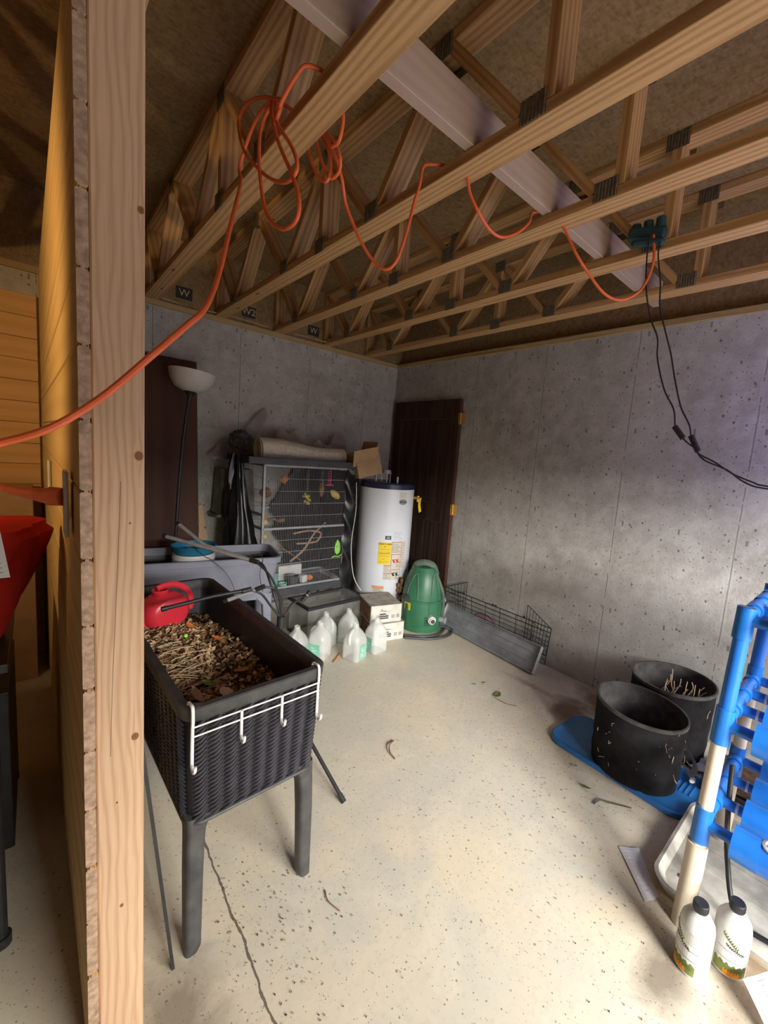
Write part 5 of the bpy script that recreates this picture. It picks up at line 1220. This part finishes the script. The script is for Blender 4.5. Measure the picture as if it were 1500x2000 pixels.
# hook rack
hr = thing('hook_rack', 'white wire over-the-edge rack with four hooks hung on the planter rim', 'hook rack', (0, 0, 0))
hr.location = CP @ Vector((0, -0.592, ZR)); hr.rotation_euler = (0, 0, 0.037)
def wirep(P_, r=0.0033): return smooth_path(P_, 6), r
for x, nm in ((-0.205, 0), (0.185, 0)):
    MB().tube(smooth_path([(x, 0.034, -0.020), (x, 0.033, 0.004), (x, 0.020, 0.008), (x, -0.004, 0.007), (x, -0.0085, -0.03), (x, -0.006, -0.060), (x, -0.006, -0.150), (x, -0.008, -0.168), (x, -0.020, -0.176), (x, -0.032, -0.165), (x, -0.034, -0.150)], 5), 0.0038, 8, flat=1.25).build('end_hook', M_WHITE, hr, smooth=True)
for x in (-0.072, 0.055):
    MB().tube(smooth_path([(x, -0.008, -0.048), (x, -0.009, -0.115), (x, -0.011, -0.135), (x, -0.021, -0.143), (x, -0.031, -0.134), (x, -0.034, -0.118)], 5), 0.0036, 8, flat=1.25).build('hook', M_WHITE, hr, smooth=True)
for z in (-0.050, -0.078): MB().tube([(-0.205, -0.006, z), (0.185, -0.006, z)], 0.0026, 8).build('cross_wire', M_WHITE, hr, smooth=True)
# watering can
wcx = thing('watering_can', 'round red plastic watering can resting in the back of the planter', 'watering can', (-2.470, -1.56, 0.648), rz=0.35)
L = []
for k in range(19):
    t_ = k / 18; x = -0.062 + 0.124 * t_; r = 0.098 * (1 - (abs(x) / 0.075) ** 3.2) ** 0.5
    L.append([(r * math.cos(a) * 1.02, x, 0.092 + r * math.sin(a) * 0.93) for a in [2 * PI * i / 40 for i in range(40)]])
MB().loft(L).build('can_body', M_RED, wcx, smooth=True)
f = MB(); P_ = []
for k in range(15): a = math.radians(112 - 128 * k / 14); P_.append((0.118 * math.cos(a) + 0.010, 0, 0.098 + 0.112 * math.sin(a)))
f.tube(P_, 0.0095, 10, flat=1.5); f.build('can_handle', M_RED, wcx, smooth=True)
MB().tube([(-0.09, 0, 0.05), (-0.16, 0, 0.12), (-0.215, 0, 0.19)], [0.02, 0.013, 0.010], 12).build('spout', M_RED, wcx, smooth=True)
MB().lathe([(0.028, 0), (0.034, 0.012), (0.030, 0.018), (0.026, 0.004)], (-0.02, 0, 0.178), 24, False, False).build('filler_ring', M_RED, wcx, smooth=True)

# ================================================================== grey tub planter behind
gt = thing('tub_planter', 'plain blue-grey plastic raised tub on legs behind the wicker planter', 'planter', (-2.125, -0.655, 0), rz=-0.19)
W2, L2, Z2 = 1.07, 0.44, 0.765
def gl(z, i, r): return rrect(W2 - 2 * i, L2 - 2 * i, r, z, 7)
MB().loft([gl(0.46, 0.055, 0.06), gl(0.60, 0.035, 0.065), gl(Z2 - 0.04, 0.018, 0.07)], True, False).build('tub_body', M_TUB, gt, smooth=True)
MB().loft([gl(Z2 - 0.045, 0.016, 0.07), gl(Z2 - 0.04, 0.002, 0.075), gl(Z2 - 0.005, 0.0, 0.075), gl(Z2, 0.004, 0.075), gl(Z2, 0.020, 0.065), gl(Z2 - 0.05, 0.024, 0.06)], False, False).build('rim', M_TUB, gt, smooth=True)
MB().loft([gl(Z2 - 0.045, 0.023, 0.06), gl(0.56, 0.05, 0.055), gl(0.52, 0.06, 0.05)], False, True).build('inner_liner', M_DGREY, gt, smooth=True)
for sx in (-1, 1):
    for sy in (-1, 1):
        L = [rrect(w_, d_, 0.014, z, 4, sx * (0.455 - (w_ - 0.05) / 2), sy * (0.145 - (d_ - 0.05) / 2)) for z, w_, d_ in ((0, 0.045, 0.045), (0.30, 0.055, 0.055), (0.42, 0.065, 0.06), (0.47, 0.11, 0.09), (0.50, 0.13, 0.10))]
        MB().loft(L).build('leg', M_TUB, gt, smooth=True)
# thin cable draped over the grey tub and the blue saucer on a white bucket
CT = Matrix.Translation(gt.location) @ Matrix.Rotation(-0.19, 4, 'Z')
bc = CT @ Vector((0.0, -0.055, 0.525))
t = thing('white_bucket', 'white ribbed bucket standing in the grey tub under the blue saucer', 'bucket', tuple(bc))
MB().lathe([(0, 0), (0.105, 0), (0.118, 0.20), (0.124, 0.202), (0.124, 0.214), (0.119, 0.216), (0.121, 0.228), (0.126, 0.230), (0.126, 0.244), (0.121, 0.246), (0.121, 0.262), (0.114, 0.262), (0.112, 0.246), (0, 0.246)], n=48).build('bucket_body', M_WHITE, t, smooth=True)
t = thing('blue_saucer', 'teal blue plant saucer sitting on the white bucket', 'saucer', (bc.x, bc.y, bc.z + 0.263))
MB().lathe([(0, 0.0), (0.11, 0.0), (0.118, 0.012), (0.129, 0.046), (0.134, 0.050), (0.131, 0.053), (0.124, 0.049), (0.113, 0.014), (0.10, 0.008), (0, 0.008)], n=48).build('saucer_body', M_CYAN, t, smooth=True)
MB().lathe([(0, 0.008), (0.02, 0.010), (0.018, 0.022), (0.0, 0.026)], (-0.02, 0.02, 0), 16).build('raised_knob', M_WHITE, t, smooth=True)

# ================================================================== gooseneck grow light on tripod
gp = thing('tripod_grow_light', 'black tripod grow light with bendy goosenecks and slim bar heads', 'grow light', (-2.025, -1.79, 0))
f = MB(); f.tube([(-2.025, -1.79, 0.10), (-2.035, -1.82, 0.70)], 0.010, 12); f.build('pole', M_BLACK, gp, smooth=True, world=True)
MB().cyl((-2.025, -1.79, 0.33), (-2.027, -1.795, 0.39), 0.02, 14).build('tripod_hub', M_BLACK, gp, world=True)
MB().tube([(-2.035, -1.82, 0.66), (-2.035, -1.822, 0.715)], 0.019, 12).build('head_clamp', M_BLACK, gp, world=True)
for T_ in ((-1.927, -2.287, 0.008), (-2.45, -1.60, 0.008), (-1.67, -1.47, 0.008)):
    lg = MB().tube([(-2.025, -1.79, 0.36), T_], 0.0085, 10).build('leg', M_BLACK, gp, smooth=True, world=True)
    p = Vector((-2.025, -1.79, 0.36)).lerp(Vector(T_), 0.94)
    m = MB().tube([p, T_], [0.011, 0.011], 10); m.v = [v - gp.location for v in m.v]; m.build('rubber_foot', M_BLACK, lg, smooth=True)
    if T_[1] < -2: pass
TOP = (-2.035, -1.822, 0.705)
GN = [([(-2.421, -1.347, 1.036), (-2.139, -1.756, 0.978)], [(-2.139, -1.756, 0.978), (-2.092, -1.811, 0.917), (-2.051, -1.824, 0.816), TOP], M_STEEL),
      ([(-2.349, -1.27, 1.078), (-2.269, -1.426, 0.997), (-2.12, -1.68, 0.962)], [(-2.12, -1.68, 0.962), (-2.094, -1.735, 0.948), (-2.077, -1.792, 0.861), TOP], M_STEEL),
      ([(-2.256, -1.744, 0.809), (-2.132, -1.821, 0.873)], [(-2.132, -1.821, 0.873), (-2.08, -1.83, 0.86), (-2.034, -1.817, 0.785), TOP], M_STEEL),
      ([(-2.51, -1.80, 0.838), (-2.331, -1.79, 0.854), (-2.187, -1.8, 0.863)], [(-2.187, -1.8, 0.863), (-2.133, -1.813, 0.839), (-2.083, -1.816, 0.769), TOP], M_BLACK),
      ([(-1.894, -1.807, 0.797), (-1.915, -1.80, 0.768)], [(-1.912, -1.795, 0.774), (-1.976, -1.806, 0.759), (-2.005, -1.82, 0.725), TOP], M_STEEL)]
for bar, neck, mt in GN:
    nk = MB().tube(smooth_path(neck, 10), 0.0052, 9).build('gooseneck', M_BLACK, gp, smooth=True, world=True)
    b0 = MB().tube(bar, 0.0095 if mt is not M_BLACK else 0.0085, 12).build('light_bar', mt, gp, smooth=True, world=True)
    d_ = (Vector(bar[0]) - Vector(bar[1])).normalized()
    m = MB().tube([Vector(bar[0]) - d_ * 0.002, Vector(bar[0]) + d_ * 0.018], 0.0108, 12); m.v = [v - gp.location for v in m.v]; m.build('end_cap', M_BLACK, b0, smooth=True)
    m = MB().tube([Vector(bar[-1]) + d_ * 0.03, Vector(bar[-1]) - d_ * 0.012], 0.0112, 12); m.v = [v - gp.location for v in m.v]; m.build('bar_socket', M_BLACK, b0, smooth=True)
tc_ = [CT @ Vector(p) for p in ((-0.02, -0.21, 0.79), (0.05, -0.235, 0.74), (0.10, -0.225, 0.66), (0.13, -0.20, 0.58))]
o = MB().tube(smooth_path([(-2.16, -0.84, 0.84), (-2.12, -0.885, 0.80), (-2.08, -0.91, 0.772), (-2.0, -0.94, 0.68), (-1.95, -0.97, 0.55), (-1.94, -1.05, 0.42)]), 0.0022, 6).build('thin_wire', M_BLACK, smooth=True)
tag(o, 'thin black wire draped from the blue saucer over the grey tub front', 'wire')
o = MB().tube(smooth_path([(-1.84, -0.75, 0.72), (-1.80, -0.90, 0.785), (-1.775, -0.945, 0.76), (-1.80, -0.965, 0.66), (-1.79, -1.0, 0.55)]), 0.0022, 6).build('thin_wire', M_BLACK, smooth=True)
tag(o, 'thin black wire hanging over the right end of the grey tub rim', 'wire')

# ================================================================== aquarium, jugs, cartons
ta = thing('glass_tank', 'empty glass tank with a black frame lid on the floor below the cage', 'glass tank', (-1.075, -0.655, 0), rz=0.04)
TWt, TD, TH = 0.56, 0.30, 0.29
f = MB()
for (a, b_, c, d_) in ((-TWt / 2, TWt / 2, -TD / 2, -TD / 2 + 0.005), (-TWt / 2, TWt / 2, TD / 2 - 0.005, TD / 2), (-TWt / 2, -TWt / 2 + 0.005, -TD / 2 + 0.005, TD / 2 - 0.005), (TWt / 2 - 0.005, TWt / 2, -TD / 2 + 0.005, TD / 2 - 0.005)): f.bb(a, b_, c, d_, 0.02, TH - 0.02)
f.build('glass_walls', M_GLASS, ta)
def frame(z0_, z1_, o_, t_, nm):
    f = MB(); a, b_ = TWt / 2 + o_, TD / 2 + o_
    f.bb(-a, a, -b_, -b_ + t_, z0_, z1_); f.bb(-a, a, b_ - t_, b_, z0_, z1_); f.bb(-a, -a + t_, -b_ + t_, b_ - t_, z0_, z1_); f.bb(a - t_, a, -b_ + t_, b_ - t_, z0_, z1_); f.build(nm, M_BLACK, ta, bevel=0.002, seg=1)
frame(TH - 0.025, TH, 0.004, 0.018, 'top_frame'); frame(0.0, 0.022, 0.004, 0.012, 'bottom_frame')
MB().bb(-TWt / 2 + 0.014, TWt / 2 - 0.014, -TD / 2 + 0.014, TD / 2 - 0.014, TH - 0.012, TH - 0.007).build('glass_lid', M_GLASS, ta)
def jug(lb, loc, rz):
    t = thing('plastic_jug', lb, 'jug', loc, rz, 'empty plastic gallon jugs')
    Z = [(0.0, 0.130, 0.030), (0.006, 0.142, 0.034), (0.02, 0.146, 0.036), (0.10, 0.146, 0.036), (0.150, 0.142, 0.038), (0.180, 0.130, 0.045), (0.205, 0.105, 0.045), (0.225, 0.074, 0.034), (0.238, 0.050, 0.024), (0.246, 0.042, 0.0205), (0.250, 0.044, 0.0215), (0.254, 0.040, 0.0195), (0.270, 0.038, 0.0185)]
    MB().loft([rrect(w_, w_, r, z, 6) for z, w_, r in Z], True, False).build('jug_body', M_JUG, t, smooth=True)
    MB().tube(smooth_path([(-0.020, 0, 0.226), (-0.045, 0, 0.222), (-0.066, 0, 0.195), (-0.072, 0, 0.160), (-0.068, 0, 0.13)]), 0.012, 10).build('jug_handle', M_JUG, t, smooth=True)
    p = MB().sheet(lambda u, v: (-0.038 + 0.076 * u, -0.0745, 0.02 + 0.105 * v), 2, 2, 0.001).build('jug_label', M_LBLG, t)
    f = MB()
    for (a, b_, c, d_) in ((-0.03, 0.005, 0.04, 0.046), (-0.03, 0.0, 0.055, 0.061), (-0.02, 0.012, 0.075, 0.083), (-0.03, -0.005, 0.095, 0.101)): f.bb(a, b_, -0.0758, -0.0752, c, d_)
    f.build('label_print', M_WHITE, p)
    return t
j0 = jug('plastic jug furthest left, half hidden behind the planter rim', (-1.545, -1.03, 0), 0.7)
for lb, x, y, rz in (('plastic jug with its green label turned left, second from the left', -1.372, -1.05, -1.0), ('plastic jug set back against the glass tank, third from the left', -1.245, -0.91, 1.9),
                     ('plastic jug against the right front of the glass tank, behind the frontmost jug', -1.055, -0.94, -2.6), ('frontmost plastic jug with a mint green label facing out', -1.165, -1.205, 0.35), ('plastic jug furthest right, nearest the white cartons', -0.962, -1.19, -1.5)):
    dup(j0, lb, (x, y, 0), rz)
def carton(lb, loc, rz, dusty):
    t = thing('carton', lb, 'carton', loc, rz, 'white printed cartons')
    w_, d_, h_ = 0.27, 0.30, 0.148
    f = MB(); f.bb(-w_ / 2, w_ / 2, -d_ / 2, d_ / 2, 0, h_); f.build('box_body', M_CARDW, t, bevel=0.004)
    MB().bb(-w_ / 2 - 0.002, w_ / 2 + 0.002, -d_ / 2 - 0.002, d_ / 2 + 0.002, h_, h_ + 0.004).build('box_top', M_CARDT, t, bevel=0.002)
    f = MB(); yv = -d_ / 2 - 0.0006
    for (a, b_, c, e) in ((-0.06, -0.005, 0.070, 0.080), (-0.09, 0.02, 0.050, 0.060), (-0.09, 0.02, 0.034, 0.044), (0.045, 0.075, 0.058, 0.062), (0.045, 0.075, 0.048, 0.052), (0.045, 0.075, 0.038, 0.042), (-0.03, 0.03, 0.095, 0.097)): f.bb(a, b_, yv, yv + 0.001, c, e)
    for k in range(9): f.bb(-0.088 + k * 0.012, -0.082 + k * 0.012, yv, yv + 0.001, 0.062, 0.068)
    for k in range(6): f.bb(0.09 + k * 0.005, 0.092 + k * 0.005, yv, yv + 0.001, 0.036, 0.066)
    f.tube(smooth_path([(-0.055, yv, 0.098), (-0.045, yv, 0.112), (-0.038, yv, 0.116), (-0.042, yv, 0.100), (-0.030, yv, 0.104), (-0.022, yv, 0.099), (0.0, yv, 0.101)], 4), 0.0014, 4)
    f.build('printed_text', M_INK, t)
    xl = -w_ / 2 - 0.0006
    f = MB(); f.bb(xl - 0.001, xl, -0.13, 0.13, 0.01, 0.138); f.build('brown_side', M_BROWN, t)
    return t
c0 = carton('white printed carton at the bottom of the two-box stack', (-0.735, -0.965, 0), -0.22, False)
dup(c0, 'dusty white printed carton on top of the two-box stack', (-0.752, -0.945, 0.1535), -0.27)
o = MB().tube(smooth_path([(-0.80, -0.72, 0.32), (-0.86, -0.68, 0.45), (-0.85, -0.60, 0.7), (-0.77, -0.52, 1.0), (-0.77, -0.50, 1.25)]), 0.0035, 6).build('thin_wire', M_WHITE, smooth=True)
tag(o, 'thin pale wire running down between the cage and the water heater', 'wire')
o = MB().tube([(-1.33, -1.19, 0.006), (-1.22, -1.10, 0.006)], 0.005, 6).build('orange_stick', M_OTOY); tag(o, 'thin orange stick on the floor between the jugs', 'stick')
# ================================================================== glass pane behind the stud
o = MB().box((0, 0, 0), (0.004, 0.62, 0.72), (0, math.radians(-6), 0)).build('glass_pane', M_GLASS); o.location = (-2.662, -2.17, 0.361)
t = thing('glass_sheet', 'dusty glass pane with a black edge leaning on the partition behind the planter leg', 'glass pane', (-2.662, -2.17, 0.0))
o.parent = t; o.location = (0, 0, 0.361); o.name = 'pane'
q = MB().box((0, -0.314, 0), (0.008, 0.009, 0.73), (0, math.radians(-6), 0)).build('edge_strip', M_BLACK, t); q.location = (0, 0, 0.365)

# ================================================================== dark storage area left of the partition
t = thing('metal_table', 'black metal table in the dark area left of the partition', 'table', (-3.33, -1.78, 0))
MB().bb(-0.70, 0.38, -0.38, 0.50, 0.86, 0.885).build('tabletop', M_BLACK, t, bevel=0.003)
for x, y in ((0.34, -0.33), (-0.66, -0.33), (0.34, 0.46), (-0.66, 0.46)):
    lg = MB().cyl((x, y, 0.01), (x, y, 0.86), 0.016, 14).build('leg', M_BLACK, t)
    MB().cyl((x, y, 0.0), (x, y, 0.03), 0.024, 14).build('leg_foot', M_BLACK, lg)
rd = random.Random(6)
L = []
for k in range(26):
    t_ = k / 25; z = 1.238 - 0.349 * t_
    w_ = 0.245 - 0.09 * t_ if t_ > 0.05 else 0.22; d_ = 0.16 - 0.05 * t_
    L.append([(-3.10 - 0.03 * t_ + (w_ + 0.012 * math.sin(5 * a + 6 * t_) + 0.008 * math.sin(11 * a + 3 * t_)) * math.copysign(abs(math.cos(a)) ** 0.6, math.cos(a)), -1.98 + (d_ + 0.02 * math.sin(4 * a - 3 * t_)) * math.copysign(abs(math.sin(a)) ** 0.7, math.sin(a)) * (1 if math.sin(a) > -2 else 1), z) for a in [2 * PI * i / 64 for i in range(64)]])
L[0] = [(x, y, z + 0.0) for x, y, z in L[0]]
red = MB().loft(L).build('fabric_cover', M_REDC, smooth=True); tag(red, 'red fabric cover hanging over a tall bundle left of the partition', 'fabric cover')
t = thing('care_sheet', 'white printed paper tag lying on the red fabric cover', 'paper tag', (-3.0, -2.16, 1.2))
def F(u, v): return (-3.035 + 0.075 * u + 0.02 * v, -2.165 - 0.005 * u, 1.285 - 0.16 * v + 0.0 * u)
MB().sheet(F, 2, 4, 0.001).build('sheet', M_PAPER, t, world=True)
f = MB()
for k in range(12): v = 0.08 + 0.075 * k; a = Vector(F(0.1, v)); b_ = Vector(F(0.85, v)); f.tube([a + Vector((0, -0.0015, 0)), b_ + Vector((0, -0.0015, 0))], 0.0007, 4)
f.build('printed_lines', M_INK, t, world=True)
o = blob('olive_cloth', 'crumpled olive grey cloth hanging in front of the red cover', 'cloth', (-3.055, -2.20, 0.98), 0.085, M_OLIVE, (1.0, 0.4, 1.2), 17, None, 0.2)
o = bxo('cardboard_carton', 'flat brown carton against the cladding behind the red cover', 'carton', (-3.08, -0.22, 0.0), (0.36, 0.30, 1.16), M_CARD)

o = bxo('storage_bin', 'black storage bin on the floor under the metal table', 'storage bin', (-3.30, -1.48, 0.0), (0.66, 0.50, 0.60), M_BLACK)
# ================================================================== floor litter
G = 'bits of leaf on the concrete floor'
leafm('dry_leaf', 'largest grey green leaf on the open concrete floor', (-0.67, -2.155, 0.006), 0.085, 0.045, 1.9, 0.05, M_LEAF, G, curl=0.15)
leafm('dry_leaf', 'small green leaf on the floor nearest the wire pen tray', (-0.62, -2.0, 0.004), 0.035, 0.012, 1.4, 0, M_LEAF, G)
leafm('dry_leaf', 'small green leaf on the floor just left of the one nearest the tray', (-0.69, -1.975, 0.004), 0.03, 0.010, 1.2, 0, M_LEAF, G)
leafm('dry_leaf', 'grey green leaf on the floor in front of the blue lid', (-0.955, -2.905, 0.004), 0.05, 0.018, 0.2, 0, M_LEAF, G)
leafm('dry_leaf', 'pale leaf on the floor beside the long edge of the blue lid', (-0.86, -2.80, 0.004), 0.03, 0.02, 0.8, 0, M_CARDT, G)
for q, (P_, r, lb) in enumerate((([(-1.50, -2.10, 0.004), (-1.545, -2.12, 0.012), (-1.575, -2.16, 0.010), (-1.58, -2.21, 0.004)], 0.0035, 'curled dark stem alone on the open floor left of centre'),
                 ([(-1.02, -2.98, 0.004), (-0.98, -2.99, 0.008), (-0.955, -3.02, 0.004), (-0.90, -3.10, 0.003)], 0.003, 'long dark curled stem on the floor below the blue lid'),
                 ([(-2.175, -2.56, 0.003), (-2.185, -2.60, 0.005), (-2.17, -2.65, 0.003)], 0.0018, 'thin brown twig on the floor right of the planter leg'),
                 ([(-0.70, -2.16, 0.003), (-0.70, -2.25, 0.006), (-0.66, -2.30, 0.003)], 0.002, 'thin brown twig on the floor beside the largest leaf'))):
    o = MB().tube(smooth_path(P_, 5), r, 6).build('twig', M_BROWN if q != 1 else M_OLIVE, smooth=True); tag(o, lb, 'stem')
rd = random.Random(33); f = MB()
for k in range(1500):
    if k % 3: x = rd.gauss(-0.95, 0.35); y = rd.gauss(-2.75, 0.42)
    else: x = rd.uniform(-2.5, -0.05); y = rd.uniform(-3.6, -1.3)
    if k % 7 == 0: x, y = rd.gauss(-2.35, 0.12), rd.gauss(-2.55, 0.15)
    if k % 11 == 0: x, y = -0.02 - abs(rd.gauss(0, 0.02)), rd.uniform(-3.0, -1.0)
    if x > -0.01 or x < -2.66: continue
    if -0.81 < x < -0.40 and -3.32 < y < -2.57: continue
    s_ = rd.uniform(0.0012, 0.0048); a = rd.uniform(0, 6.28); R = Euler((rd.uniform(-0.3, 0.3), rd.uniform(-0.3, 0.3), a)).to_matrix()
    c = Vector((x, y, 0.0022)); e = rd.uniform(0.25, 0.7)
    o = len(f.v); f.v += [c + R @ Vector(p) for p in ((-s_, 0, 0), (0, -s_ * e, 0.001), (s_, 0, 0), (0, s_ * e, 0.0015))]; f.cur = rd.choice((0, 0, 1)); f.face((o, o + 1, o + 2, o + 3))
tag(f.build('floor_crumbs', [M_BROWN, M_SOIL]), 'tiny dark crumbs of leaf and soil scattered over the concrete floor', 'crumbs', kind='stuff')
bpy.context.view_layer.update()
